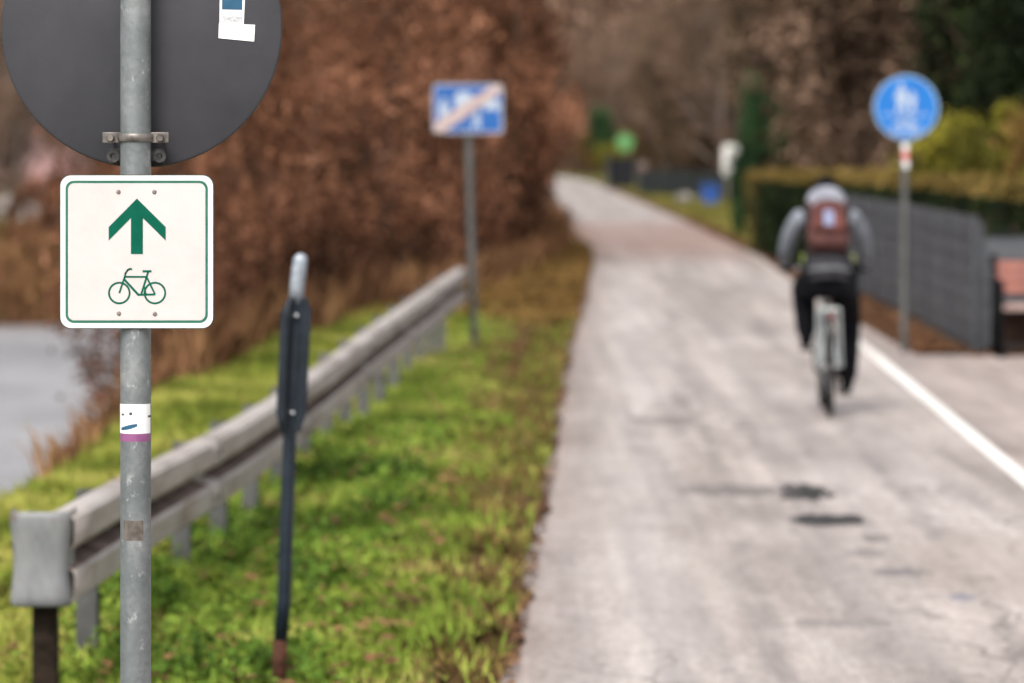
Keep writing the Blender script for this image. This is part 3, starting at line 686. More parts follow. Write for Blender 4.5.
def bike_picto(mb, f, y0, dy=-.0002, k=1.0, ox=0, oy=0, scale=1.0, wk=1.0):
    """the bicycle pictogram: wheels, frame, fork, bars, saddle; in sign pixels"""
    T = lambda x, y: f(ox + (x - 137) * scale, oy + (y - 283) * scale)
    for cx in (119.4, 155.0):
        o_ = [T(cx + 11.3 * math.cos(R(a)), 293 + 11.3 * math.sin(R(a))) for a in range(0, 360, 10)]
        i_ = [T(cx + (11.3 - 2.0 * wk) * math.cos(R(a)), 293 + (11.3 - 2.0 * wk) * math.sin(R(a))) for a in range(0, 360, 10)]
        mb.ring(o_, i_, y0 + dy, y0)
    y_ = y0
    segs = [([(131.6, 269.2), (130.0, 268.8), (127.6, 270.2), (125.6, 273.2), (124.6, 277.5), (119.6, 292.5)], 1.9),
            ([(125.6, 276.8), (147.2, 276.8)], 1.9), ([(124.9, 280.0), (138.3, 294.6)], 2.3), ([(138.3, 294.8), (154.6, 294.4)], 2.0),
            ([(148.2, 271.8), (146.6, 277.5), (141.3, 294.2)], 2.0), ([(147.0, 277.5), (154.8, 293.6)], 1.8), ([(143.4, 271.2), (150.8, 271.2)], 2.2),
            ([(144.2, 286.2), (146.0, 293.4)], 1.3)]
    for j, (pts, w_) in enumerate(segs):
        y_ = y0 - .00005 * (j + 1)
        stroke(mb, pts, w_ * wk, y_ + dy, y_, T)
q = MB(); bike_picto(q, rel, yd, -.0003, ox=137, oy=283); q.build('bicycle_symbol', M['green'], plate)
for (px, py) in ((118.5, 192), (154.5, 192), (119, 313.5), (155, 314)):
    x, z = rel(px, py); q = MB(); q.lathe([(0, -.0022), (.0028, -.002), (.0045, 0), (.0045, .001)], 14, (x, yf - .0008, z), Mx); q.build('screw', M['screw'], plate, smooth='auto')
for py in (192, 313.5): clamp(py, plate, wide=.05, name='rear_clamp').location = (0, .0, 0)
# stickers wrapped on the pole
def wrap(a0, a1, py0, py1, r, n=14):
    mb = MB(); z0_, z1_ = rel(0, py1)[1], rel(0, py0)[1]
    for i in range(n):
        t0, t1 = R(a0 + (a1 - a0) * i / n), R(a0 + (a1 - a0) * (i + 1) / n)
        mb.poly([(r * math.sin(t0), -r * math.cos(t0), z0_), (r * math.sin(t1), -r * math.cos(t1), z0_), (r * math.sin(t1), -r * math.cos(t1), z1_), (r * math.sin(t0), -r * math.cos(t0), z1_)])
    return mb
def ap(px): return math.degrees(math.asin(max(-1, min(1, (px - 134) / S1 / .0308))))
ps = wrap(-88, 75, 404.5, 434, .0309).build('sticker', M['paper'], sp_root, fix=False)
wrap(-88, 75, 434, 442, .0309).build('purple_band', M['spurple'], ps, fix=False)
bl = MB(); top_, bot_ = [], []
for k in range(11):
    px = 120.5 + 16.5 * k / 10; t = math.asin((px - 134) / S1 / .0311); zc = rel(0, 429.5 - 4.2 * k / 10)[1]; hh = (.0022 + .0022 * math.sin(math.pi * (k + .5) / 11))
    top_.append((.0311 * math.sin(t), -.0311 * math.cos(t), zc + hh)); bot_.append((.0311 * math.sin(t), -.0311 * math.cos(t), zc - hh))
for k in range(10): bl.poly([bot_[k], bot_[k + 1], top_[k + 1], top_[k]])
bl.build('blue_mark', M['sblue'], ps, fix=False)
bl = MB()
for (a, b, c, d) in [(ap(129), ap(132), 412.5, 415.5), (ap(121), ap(123.5), 414, 416), (ap(147), ap(150), 416, 418)]:
    wrap(a, b, c, d, .0311, 3).build('small_mark', M['dark'], ps, fix=False)
wrap(ap(123), ap(143), 521, 541, .0308).build('faded_sticker', M['oldpaper'], sp_root, fix=False)

# ---------------------------------------------------------------- leaning thin post with plate seen edge-on
s2 = 291.0; b2 = P(278.5, 700, s2); t2 = P(300, 262, s2)
tp = empty('marker_post', (b2.x, b2.y, float(ground_z(b2.x, b2.y))), label='thin leaning dark blue post with a narrow dark plate and rounded grey top', cat='marker post')
o0 = Vector(tp.location); A = lambda px, py, dy=0: P(px, py, s2) + Vector((0, dy, 0)) - o0
mb = MB(); mb.tube([A(278, 720), A(279.8, 660), A(280.6, 640)], .0255, 14); mb.build('post_foot', M['rust'], tp, smooth=True)
mb = MB(); mb.tube([A(280.5, 641), A(284, 600), A(289.5, 440), A(296, 303)], [.0245, .0240, .0235, .0225], 16); mb.build('post', M['navy'], tp, smooth=True)
mb = MB(); mb.tube([A(296, 303, 0), A(297.3, 285), A(299, 270), A(300.4, 260), A(300.8, 256), A(300.8, 254), A(300.8, 253)], [.0245, .025, .0255, .0245, .019, .011, .002], 16); mb.build('post_cap', M['capgrey'], tp, smooth=True)
pl2 = MB(); yaw = R(75)
def f2(u, t, z): # u along the plate, t its thickness
    lean = (z - A(0, 440).z) * .048
    return (A(289.8, 0).x + lean + u * math.cos(yaw) - t * math.sin(yaw) - .004, -.012 + u * math.sin(yaw) + t * math.cos(yaw), z)
zt, zb = A(0, 297).z, A(0, 433).z
outl = [(-.10, zb + .05), (-.06, zb), (.12, zb + .012), (.17, zb + .045), (.17, zt - .05), (.11, zt), (-.06, zt), (-.10, zt - .05)]
pl2.prism(outl, -.006, .006, f=f2)
pp = pl2.build('plate', M['navy'], tp, bevel=.003)
ch = MB()
ch.prism([(-.035, A(0, 432).z), (.035, A(0, 432).z), (.052, A(0, 412).z), (.052, A(0, 312).z), (.03, A(0, 298).z), (-.03, A(0, 298).z), (-.052, A(0, 312).z), (-.052, A(0, 412).z)], -.032, -.026,
         f=lambda u, t, z: (A(290.1, 0).x + (z - A(0, 440).z) * .048 + u, t + abs(u) * .35, z))
ch.build('back_channel', M['navy'], tp, bevel=.004)
for (px, py) in ((297, 315), (293, 412)):
    c = A(px, py, -.036); q = MB(); q.lathe([(0, -.006), (.0045, -.005), (.0062, 0), (.0062, .008)], 10, c, Mx); q.build('rivet', M['paper'], tp, smooth=True)

# ---------------------------------------------------------------- crash barrier
gr = empty('crash_barrier', (float(RAILX(13.5)), 13.5, float(ground_z(RAILX(13.5), 13.5))), label='long grey steel crash barrier with rounded end running along the grass verge', cat='crash barrier')
g0v = Vector(gr.location)
prof = [(.0, 0), (.03, -.003), (.066, -.007), (.084, -.022), (.085, -.105), (.076, -.120), (.030, -.132), (.0, -.138), (.0, -.170), (.030, -.178), (.076, -.192), (.085, -.207), (.084, -.293), (.066, -.308), (.03, -.313), (.0, -.315)]
ys = list(np.linspace(13.47, 36.0, 52))
v = []; nP = len(prof)
for y in ys:
    zt = float(RAILZ(y)); wob = .006 * math.sin(y * 1.1)
    for (o_, dz) in prof: v.append((float(RAILX(y)) + .03 + o_ + wob - g0v.x, y - g0v.y, zt + dz + .003 * math.sin(y * 1.3) - g0v.z))
f = [(i * nP + j, i * nP + j + 1, (i + 1) * nP + j + 1, (i + 1) * nP + j) for i in range(len(ys) - 1) for j in range(nP - 1)]
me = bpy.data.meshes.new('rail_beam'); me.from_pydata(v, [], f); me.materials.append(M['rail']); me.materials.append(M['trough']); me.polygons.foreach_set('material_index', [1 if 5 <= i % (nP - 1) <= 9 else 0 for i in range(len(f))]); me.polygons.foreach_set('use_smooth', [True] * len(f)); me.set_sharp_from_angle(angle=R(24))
bo = link('rail_beam', me, gr); md = bo.modifiers.new('t', 'SOLIDIFY'); md.thickness = .004; md.offset = -1
# splices between the beam lengths
for y in (17.4, 21.4, 25.4, 29.4, 33.4):
    v = []
    for yy in (y - .16, y + .16):
        zt = float(RAILZ(yy)); wob = .006 * math.sin(yy * 1.1)
        for (o_, dz) in prof: v.append((float(RAILX(yy)) + .036 + o_ + wob - g0v.x, yy - g0v.y, zt + dz + .003 * math.sin(yy * 1.3) - g0v.z))
    f = [(j, j + 1, nP + j + 1, nP + j) for j in range(nP - 1)]
    me = bpy.data.meshes.new('splice_plate'); me.from_pydata(v, [], f); me.materials.append(M['rail']); me.polygons.foreach_set('use_smooth', [True] * len(f))
    so_ = link('splice_plate', me, bo); md = so_.modifiers.new('t', 'SOLIDIFY'); md.thickness = .003
    for dz in (-.0625, -.2525):
        for dy in (-.08, .08):
            zt = float(RAILZ(y + dy)); bb = MB(); bb.lathe([(0, .012), (.012, .01), (.016, 0)], 8, (float(RAILX(y + dy)) + .118 + .006 * math.sin((y + dy) * 1.1) - g0v.x, y + dy - g0v.y, zt + dz - g0v.z), Matrix(((0, 0, 1), (0, 1, 0), (1, 0, 0)))); bb.build('bolt', M['dark'], bo)
def cap_mat():
    m = mat('end_cap_zinc', (.2, .2, .2), .55, .25); n = noise(m, 9, 6, rough=.65, stretch=(1, 1, .35)); n2 = noise(m, 16, 5, rough=.7)
    c = ramp(m, n, [(.3, (.13, .135, .14)), (.5, (.20, .205, .21)), (.7, (.29, .29, .285))])
    base(m, mix(m, ramp(m, n2, [(.58, (0, 0, 0)), (.7, (.8, .8, .8))]), c, (.17, .10, .065))); bump(m, n2, .25, .004); return m
# rounded end: sheet wraps round towards the river
ec = MB(); zt = .63; pts = []
xr_, yr_ = float(RAILX(13.47)) + .03 + .082, 13.47
ctl = [(xr_ - .004, yr_ + .34), (xr_ - .002, yr_ + .18), (xr_, yr_ + .03), (xr_ - .006, yr_ - .008), (xr_ - .03, yr_ - .028), (xr_ - .075, yr_ - .034), (xr_ - .125, yr_ - .032), (xr_ - .172, yr_ - .022), (xr_ - .198, yr_ + .004), (xr_ - .206, yr_ + .05), (xr_ - .20, yr_ + .12), (xr_ - .19, yr_ + .16)]
arc = []
ctl = [(x - .008, y) for x, y in ctl]
for i in range(1, len(ctl) - 2):
    p0, p1, p2, p3 = (Vector(c) for c in ctl[i - 1:i + 3])
    for t in (0, .25, .5, .75): arc.append(tuple(.5 * (2 * p1 + (p2 - p0) * t + (2 * p0 - 5 * p1 + 4 * p2 - p3) * t * t + (3 * p1 - p0 - 3 * p2 + p3) * t ** 3)))
v = []
hs = [.004, .0, -.02, -.05, -.09, -.13, -.17, -.21, -.25, -.28, -.30, -.311, -.317]; bulge = [-.003, .0, .003, .002, -.003, -.007, -.008, -.007, -.003, .002, .003, .0, -.004]
cx_, cy_ = xr_ - .1, yr_ + .08
for (x, y) in arc:
    d = Vector((x - cx_, y - cy_)).normalized()
    for h_, b_ in zip(hs, bulge): v.append((x + d.x * b_ - g0v.x, y + d.y * b_ - g0v.y, zt + h_ - g0v.z)) 
nh = len(hs); f = [(i * nh + j, (i + 1) * nh + j, (i + 1) * nh + j + 1, i * nh + j + 1) for i in range(len(arc) - 1) for j in range(nh - 1)]
me = bpy.data.meshes.new('end_cap'); me.from_pydata(v, [], f); me.materials.append(cap_mat()); me.polygons.foreach_set('use_smooth', [True] * len(f))
eo = link('end_cap', me, gr); md = eo.modifiers.new('t', 'SOLIDIFY'); md.thickness = .004
# posts
def ipost(y, first=False):
    x = float(RAILX(y)) - .0; gz = float(ground_z(x, y)); top = float(RAILZ(y)) - (.30 if first else .02)
    q = MB()
    if first:
        q.box((xr_ - .105 - g0v.x, yr_ + .10 - g0v.y, (gz - .3 + top) / 2 - g0v.z), (.082, .09, top - gz + .3)); q.build('post', M['wood_post'], gr, bevel=.008)
    else:
        h = top - gz + .3; c = (gz - .3 + top) / 2 - g0v.z
        q.box((x - .07 - g0v.x, y - g0v.y, c), (.006, .10, h)); q.box((x - .035 - g0v.x, y - .0525 - g0v.y, c), (.075, .005, h)); q.box((x - .035 - g0v.x, y + .0525 - g0v.y, c), (.075, .005, h))
        q.box((x + .012 - g0v.x, y - g0v.y, float(RAILZ(y)) - .157 - g0v.z), (.05, .09, .2))
        q.build('post', M['galv_far'], gr)
ipost(13.55, True)
for y in np.arange(14.75, 35.9, 1.333): ipost(float(y))

# ---------------------------------------------------------------- far signs
def far_pole(root, x0, y0, pts, r, m):
    mb = MB(); mb.tube(pts, r, 16); return mb.build('pole', m, root, smooth='auto')
s3 = 111.5
b3 = P(475, 352, s3); e3 = empty('living_street_end_sign', (b3.x, b3.y, float(ground_z(b3.x, b3.y))), label='blue rectangular sign crossed by a pale red stripe on a leaning grey pole', cat='road sign')
o3 = Vector(e3.location); A3 = lambda px, py, dy=0: P(px, py, s3) + Vector((0, dy, 0)) - o3
mb = MB(); mb.tube([A3(475.6, 372), A3(474.6, 340), A3(470.5, 220), A3(467.6, 86)], .033, 16); mb.build('pole', M['galv_far'], e3, smooth='auto')
R3 = lambda px, py: (A3(px, py).x, A3(px, py).z)
q = MB(); a, b = R3(433, 133.5), R3(503, 84)
q.prism(rrect(a[0], a[1], b[0], b[1], .035), -.05, -.042); pl3 = q.build('sign_plate', mottled('grey_sign_rim', (.25, .27, .33), (.36, .38, .44), 8, .5), e3)
q = MB(); q.prism(rrect(a[0] + .018, a[1] + .018, b[0] - .018, b[1] - .018, .025), -.053, -.0502); q.build('blue_face', M['deepblue'], pl3)
q = MB(); yy = -.0532
def blob(cx, cy, r, sy=1, n=14): q.prism([R3(cx + r * math.cos(R(k * 360 / n)), cy + r * sy * math.sin(R(k * 360 / n))) for k in range(n)], yy - .0018, yy)
q.prism([R3(*p) for p in ((452, 99), (459, 92), (468, 92), (475, 99), (473, 99), (473, 108), (455, 108), (455, 99))], yy - .001, yy)         # house
blob(444, 100, 2.4); q.prism([R3(*p) for p in ((441, 103), (447, 103), (450, 112), (447, 112), (449, 124), (446, 124), (444, 116), (441, 124), (438, 124), (441, 112), (438, 112))], yy - .001, yy)   # adult
blob(477, 113, 2.0); q.prism([R3(*p) for p in ((475, 115.5), (479, 115.5), (482, 121), (479, 121), (481, 129), (478.5, 129), (477, 123), (474.5, 129), (472, 129), (474.5, 121), (472, 121))], yy - .001, yy)  # child
blob(466, 127, 1.6)
q.prism([R3(*p) for p in ((484, 103), (487, 98), (494, 98), (498, 103), (500, 104), (500, 109), (483, 109), (483, 104))], yy - .001, yy)
blob(487, 109.6, 1.8); blob(496, 109.6, 1.8)
q.build('pictogram', M['pictwhite'], pl3)
q = MB(); q.prism([R3(*p) for p in ((434.5, 123), (493.5, 85), (502, 85), (502, 91.5), (443, 132.5), (434.5, 132.5))], -.0575, -.0552); q.build('stripe', M['stripe'], pl3)
q = MB(); q.box((A3(468, 95).x, -.037, A3(0, 95).z), (.12, .012, .03)); q.box((A3(468, 122).x, -.037, A3(0, 122).z), (.12, .012, .03)); q.build('clamp', M['dark'], pl3)

s4 = 110.0; b4 = P(904, 353, s4)
e4 = empty('shared_path_sign', (b4.x, b4.y, 0), label='round blue foot and cycle path sign on a straight grey pole beside the fence', cat='road sign')
o4 = Vector(e4.location); A4 = lambda px, py: P(px, py, s4) - o4; R4 = lambda px, py: (A4(px, py).x, A4(px, py).z)
mb = MB(); mb.tube([A4(904, 372), A4(905, 76)], .033, 16); pole4 = mb.build('pole', M['galv_far'], e4, smooth='auto')
for (p0, p1, mt, rr_) in ((143, 151, M['paper'], .0345), (151, 160, M['sred'], .0348), (160, 168, M['paper'], .0345)):
    q = MB(); q.tube([A4(905, p1), A4(905, p0)], rr_, 16, caps=False); q.build('sticker', mt, pole4)
c4 = R4(905.5, 107.5); disc = lambda r, n=64: [(c4[0] + r * math.cos(2 * math.pi * k / n), c4[1] + r * math.sin(2 * math.pi * k / n)) for k in range(n)]
q = MB(); q.prism(disc(.295), -.05, -.04); pl4 = q.build('sign_plate', mottled('pale_blue_rim', (.2, .32, .46), (.26, .38, .52), 8, .5), e4)
q = MB(); q.prism(disc(.277), -.053, -.0502); q.build('blue_face', M['blue'], pl4)
q = MB(); yy = -.0532
def blob4(cx, cy, r, n=14): q.prism([R4(cx + r * math.cos(R(k * 360 / n)), cy + r * math.sin(R(k * 360 / n))) for k in range(n)], yy - .0018, yy)
blob4(901, 86, 2.6); q.prism([R4(*p) for p in ((898, 89), (904, 89), (907, 98), (904.5, 99), (904, 97), (905, 112), (902, 112), (901, 104), (898.5, 112), (895.5, 112), (898, 97), (896, 100), (894, 98))], yy - .001, yy)
blob4(912, 93.5, 2.2); q.prism([R4(*p) for p in ((909.5, 96), (914.5, 96), (916, 104), (914, 104), (914.6, 112), (912.4, 112), (912, 106), (910.5, 112), (908.2, 112), (909.6, 104), (906, 99))], yy - .001, yy)
q.build('walkers_symbol', M['pictwhite'], pl4)
q = MB(); bike_picto(q, R4, -.0532, -.001, ox=905.5, oy=124, scale=.50, wk=1.5); q.build('bicycle_symbol', M['pictwhite'], pl4)
q = MB(); q.prism([R4(*p) for p in ((883, 114), (928, 114), (928, 115.4), (883, 115.4))], -.0545, -.0533); q.build('divider_line', M['pictwhite'], pl4)

# ---------------------------------------------------------------- fence, right
M['anth'] = mottled('anthracite_coating', (.035, .038, .045), (.055, .058, .066), 10, .5, .2)
def panel_run(name, pts, h, label, cat='fence', post_every=2.5, strip=True, group=None, mt=None, strip_m=None):
    mt = mt or M['anth']
    p0 = Vector((pts[0][0], pts[0][1], 0)); root = empty(name, p0, label=label, cat=cat, group=group)
    for (a, b) in zip(pts, pts[1:]):
        a, b = Vector((*a, 0)) - p0, Vector((*b, 0)) - p0; Ld = (b - a).length; n = max(1, round(Ld / post_every)); d = (b - a).normalized(); ang = math.atan2(d.y, d.x)
        for i in range(n):
            q0, q1 = a.lerp(b, i / n), a.lerp(b, (i + 1) / n)
            pm = MB(); pm.box(q0 + Vector((0, 0, (h + .06) / 2)), (.06, .06, h + .06), Euler((0, 0, ang))); pm.box(q0 + Vector((0, 0, h + .07)), (.066, .066, .012), Euler((0, 0, ang))); pm.build('post', mt, root)
            g = MB(); L_ = (q1 - q0).length
            nv = int(L_ / .05)
            for k in range(1, nv):
                c = q0 + d * (k * L_ / nv); g.box(c + Vector((0, 0, h / 2 + .02)), (.006, .006, h - .02), Euler((0, 0, ang)))
            nn = Vector((-d.y, d.x, 0)) * .006
            for z in np.arange(.05, h + .01, .2):
                for s_ in (-1, 1): g.box((q0 + q1) / 2 + nn * s_ + Vector((0, 0, z)), (L_ - .06, .006, .012), Euler((0, 0, ang)))
            po = g.build('mesh_panel', mt, root)
            if strip:
                sm = MB()
                for z in np.arange(.15, h - .02, .2): sm.box((q0 + q1) / 2 + Vector((0, 0, z)), (L_ - .07, .0035, .188), Euler((0, 0, ang)))
                sm.build('privacy_strips', strip_m or STRIP, po)
    e = Vector((*pts[-1], 0)) - p0; pm = MB(); pm.box(e + Vector((0, 0, (h + .06) / 2)), (.06, .06, h + .06)); pm.box(e + Vector((0, 0, h + .07)), (.066, .066, .012)); pm.build('post', mt, root)
    return root
STRIP = mottled('grey_privacy_strip', (.06, .065, .075), (.095, .10, .11), 3, .55, 0, 0)
panel_run('mesh_fence', [(4.22, 36.5), (4.42, 44.5), (4.5, 53.5)], 1.18, 'anthracite mesh fence filled with grey strips along the pavement behind the cyclist')
panel_run('mesh_fence', [(4.27, 36.5), (7.5, 36.7), (12, 37.0)], 1.12, 'darker fence section turning right behind the bench', strip=True)

# bench, partly in frame at right
M['benchblack'] = mat('black_cast_iron', (.006, .006, .007), .8, spec=.1)
def bench(x, y, rz):
    r = empty('park_bench', (x, y, .004), rz, label='bench with orange red backrest and black frame at the right edge', cat='bench')
    woodm = mottled('orange_red_wood', (.19, .06, .04), (.28, .09, .06), 5, .5); woodseat = mottled('highlit_grey_pink_wood', (.2, .12, .1), (.34, .24, .21), 5, .5)  # grey-pink seat: highlight on the slats put into the wood colour
    W = 1.7
    q = MB()
    for z, yy in ((.60, .205), (.70, .235), (.80, .265)): q.box((W / 2, yy, z), (W - .04, .03, .088), Euler((R(-14), 0, 0)))
    q.build('backrest', woodm, r, bevel=.006)
    q = MB()
    for k in range(4): q.box((W / 2, -.2 + k * .105, .44 + .005 * k), (W - .04, .09, .035))
    q.build('seat', woodseat, r, bevel=.006)
    for xx in (0, W):
        q = MB()
        q.tube([(xx, .30, .9), (xx, .2, .46), (xx, .28, 0)], .035, 8, flat=(1, 1.3)); q.tube([(xx, -.24, 0), (xx, -.22, .42), (xx, -.24, .64), (xx, -.18, .67), (xx, .22, .66)], .032, 8)
        q.tube([(xx, -.22, .41), (xx, .2, .43)], .03, 8); q.tube([(xx, -.23, .12), (xx, .26, .12)], .02, 8)
        q.build('side_frame', M['benchblack'], r, smooth=True)
    q = MB(); q.box((W / 2, .12, .25), (W - .08, .03, .30)); q.build('underseat_shade', mottled('underseat_dark_brown', (.02, .011, .008), (.05, .03, .02), 4, .9), r, bevel=.004)  # dark sheet added to stand in for the shade below the seat
    q = MB(); q.tube([(0, .26, .12), (W, .26, .12)], .018, 8); q.build('stretcher', M['dark'], r, smooth=True)
bench(4.34, 35.75, 0)

# ---------------------------------------------------------------- hedges and garden plants, right
def box_points(n, x0, x1, y0, y1, z0, z1, rg, shell=.14, taper=.08):
    u = rg.uniform(size=(n, 3)); face = rg.integers(0, 5, n)
    d = rg.uniform(0, 1, n) ** 2 * shell
    X = x0 + (x1 - x0) * u[:, 0]; Y = y0 + (y1 - y0) * u[:, 1]; Z = z0 + (z1 - z0) * u[:, 2]
    X = np.where(face == 0, x0 + d, X); X = np.where(face == 1, x1 - d, X); Y = np.where(face == 2, y0 + d, Y); Y = np.where(face == 3, y1 - d, Y); Z = np.where(face == 4, z1 - d, Z)
    b = .05 * np.sin(Y * 2.3 + Z * 3) + .04 * np.sin(Y * 5 + Z * 2)
    return np.stack([X + b + rg.normal(size=n) * .03, Y + rg.normal(size=n) * .03, Z + .05 * np.sin(Y * 1.7) + rg.normal(size=n) * .035], 1)
def hedge(name, x0, x1, y0, y1, h, label, n, topmat, sidem, size=.07, rz=0):
    rg = np.random.default_rng(int(abs(y0) * 10)); root = empty(name, ((x0 + x1) / 2, (y0 + y1) / 2, 0), rz, label=label, cat='hedge')
    w2, l2 = (x1 - x0) / 2, (y1 - y0) / 2
    p = box_points(n, -w2, w2, -l2, l2, .02, h, rg)
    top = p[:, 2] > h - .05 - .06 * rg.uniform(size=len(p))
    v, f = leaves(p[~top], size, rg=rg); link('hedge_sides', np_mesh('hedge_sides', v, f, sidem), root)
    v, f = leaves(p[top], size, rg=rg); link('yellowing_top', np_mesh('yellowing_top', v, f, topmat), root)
    mb = MB()
    for k in range(int(l2 * 2 / .8)):
        y = -l2 + .4 + k * .8; mb.tube([(0, y, -.1), (.05, y, h * .5), (0, y + .1, h * .85)], [.04, .03, .012], 6)
        for s_ in (-1, 1): mb.tube([(0, y, h * .3), (s_ * w2 * .7, y + .2, h * .6)], [.02, .008], 5)
    mb.build('stems', M['bark'], root); return root
hedge('clipped_hedge', 4.75, 5.75, 37.6, 61, 1.46, 'dark clipped hedge with yellowing top behind the anthracite fence', 70000, M['hedgetop'], M['hedge'])
hedge('clipped_hedge', 4.42, 5.5, 61.4, 72, 1.42, 'olive tinged hedge end beside the path, left of the cyclist', 26000, M['hedgetop'], M['hedge'], .08)
hedge('olive_hedge', 4.36, 4.9, 71.8, 73.2, 1.38, 'yellow olive hedge end nearest the path beyond the cyclist', 7000, M['hedgetop'], M['oliveleaf'], .08)
# ornamental shrubs above the hedge
lime = make_plant('garden_shrub', M['limeleaf'], M['bark'], 2.1, .85, .8, .75, 1.55, 7000, .085, .035, 40, .16, stems=3, limb=24, seed=31)
place(lime, 6.05, 52, 'yellow green garden shrub behind the hedge, right of the blue round sign', 'shrub', sc_=1.05)
place(lime, 6.9, 47.5, 'smaller yellow green shrub rising under the dark evergreen', 'shrub', sc_=.85, rz=2)
och = make_plant('garden_shrub', M['ochreleaf'], M['bark'], 2.3, .7, .7, .85, 1.5, 6000, .085, .035, 36, .16, stems=3, limb=24, seed=32)
place(och, 6.75, 50.0, 'ochre brown garden shrub at the right edge above the fence', 'shrub', sc_=.98)
place(och, 9.0, 49.0, 'ochre brown garden shrub beyond the right edge', 'shrub', sc_=1.1, rz=1)
yew = make_plant('evergreen_tree', M['conifer'], M['bark'], 9, 2.6, 2.6, 4.4, 4.9, 30000, .16, .22, 120, .13, limb=50, seed=33, bottom=.6)
place(yew, 9.0, 66, 'large dark evergreen tree filling the upper right corner', 'evergreen tree', sc_=1.0)
place(yew, 12.5, 60, 'dark evergreen tree just beyond the right edge', 'evergreen tree', sc_=1.0, rz=2.2)
place(yew, 13.5, 88, 'dark evergreen tree half hidden behind the big corner evergreen', 'evergreen tree', sc_=.9, rz=4)
# slim green tree with white board next to it
conical = make_plant('conical_shrub', M['midgreen'], M['bark'], 2.4, .32, .32, 1.15, 1.15, 5000, .09, .03, 40, .16, limb=16, seed=34, bottom=.0, hollow=.1)
place(conical, float(XR(84)) + .55, 84, 'slim dark green conical shrub beside the path before the hedge', 'shrub', sc_=.98)
gtree = make_plant('green_tree', M['midgreen'], M['bark'], 4.6, 1.0, 1.0, 1.5, 2.8, 5000, .14, .06, 40, .16, limb=20, seed=35, bottom=.8)
place(gtree, 7.3, 115, 'green leafed small tree behind the hedge end', 'tree', sc_=.9)
place(gtree, 5.6, 246, 'green leafed small tree where the path bends out of sight', 'tree', sc_=1.0, rz=1)

for (x, y, pr_, lb, k) in [(5.3, 214, lime, 'pale yellow green shrub left of the dark gate far down the path', 1.0), (6.9, 236, och, 'ochre shrub behind the dark gate far down the path', 1.3), (5.2, 262, och, 'ochre shrub at the outer side of the far bend', 1.3)]:
    place(pr_, x, y, lb, 'shrub', sc_=k, rz=x)
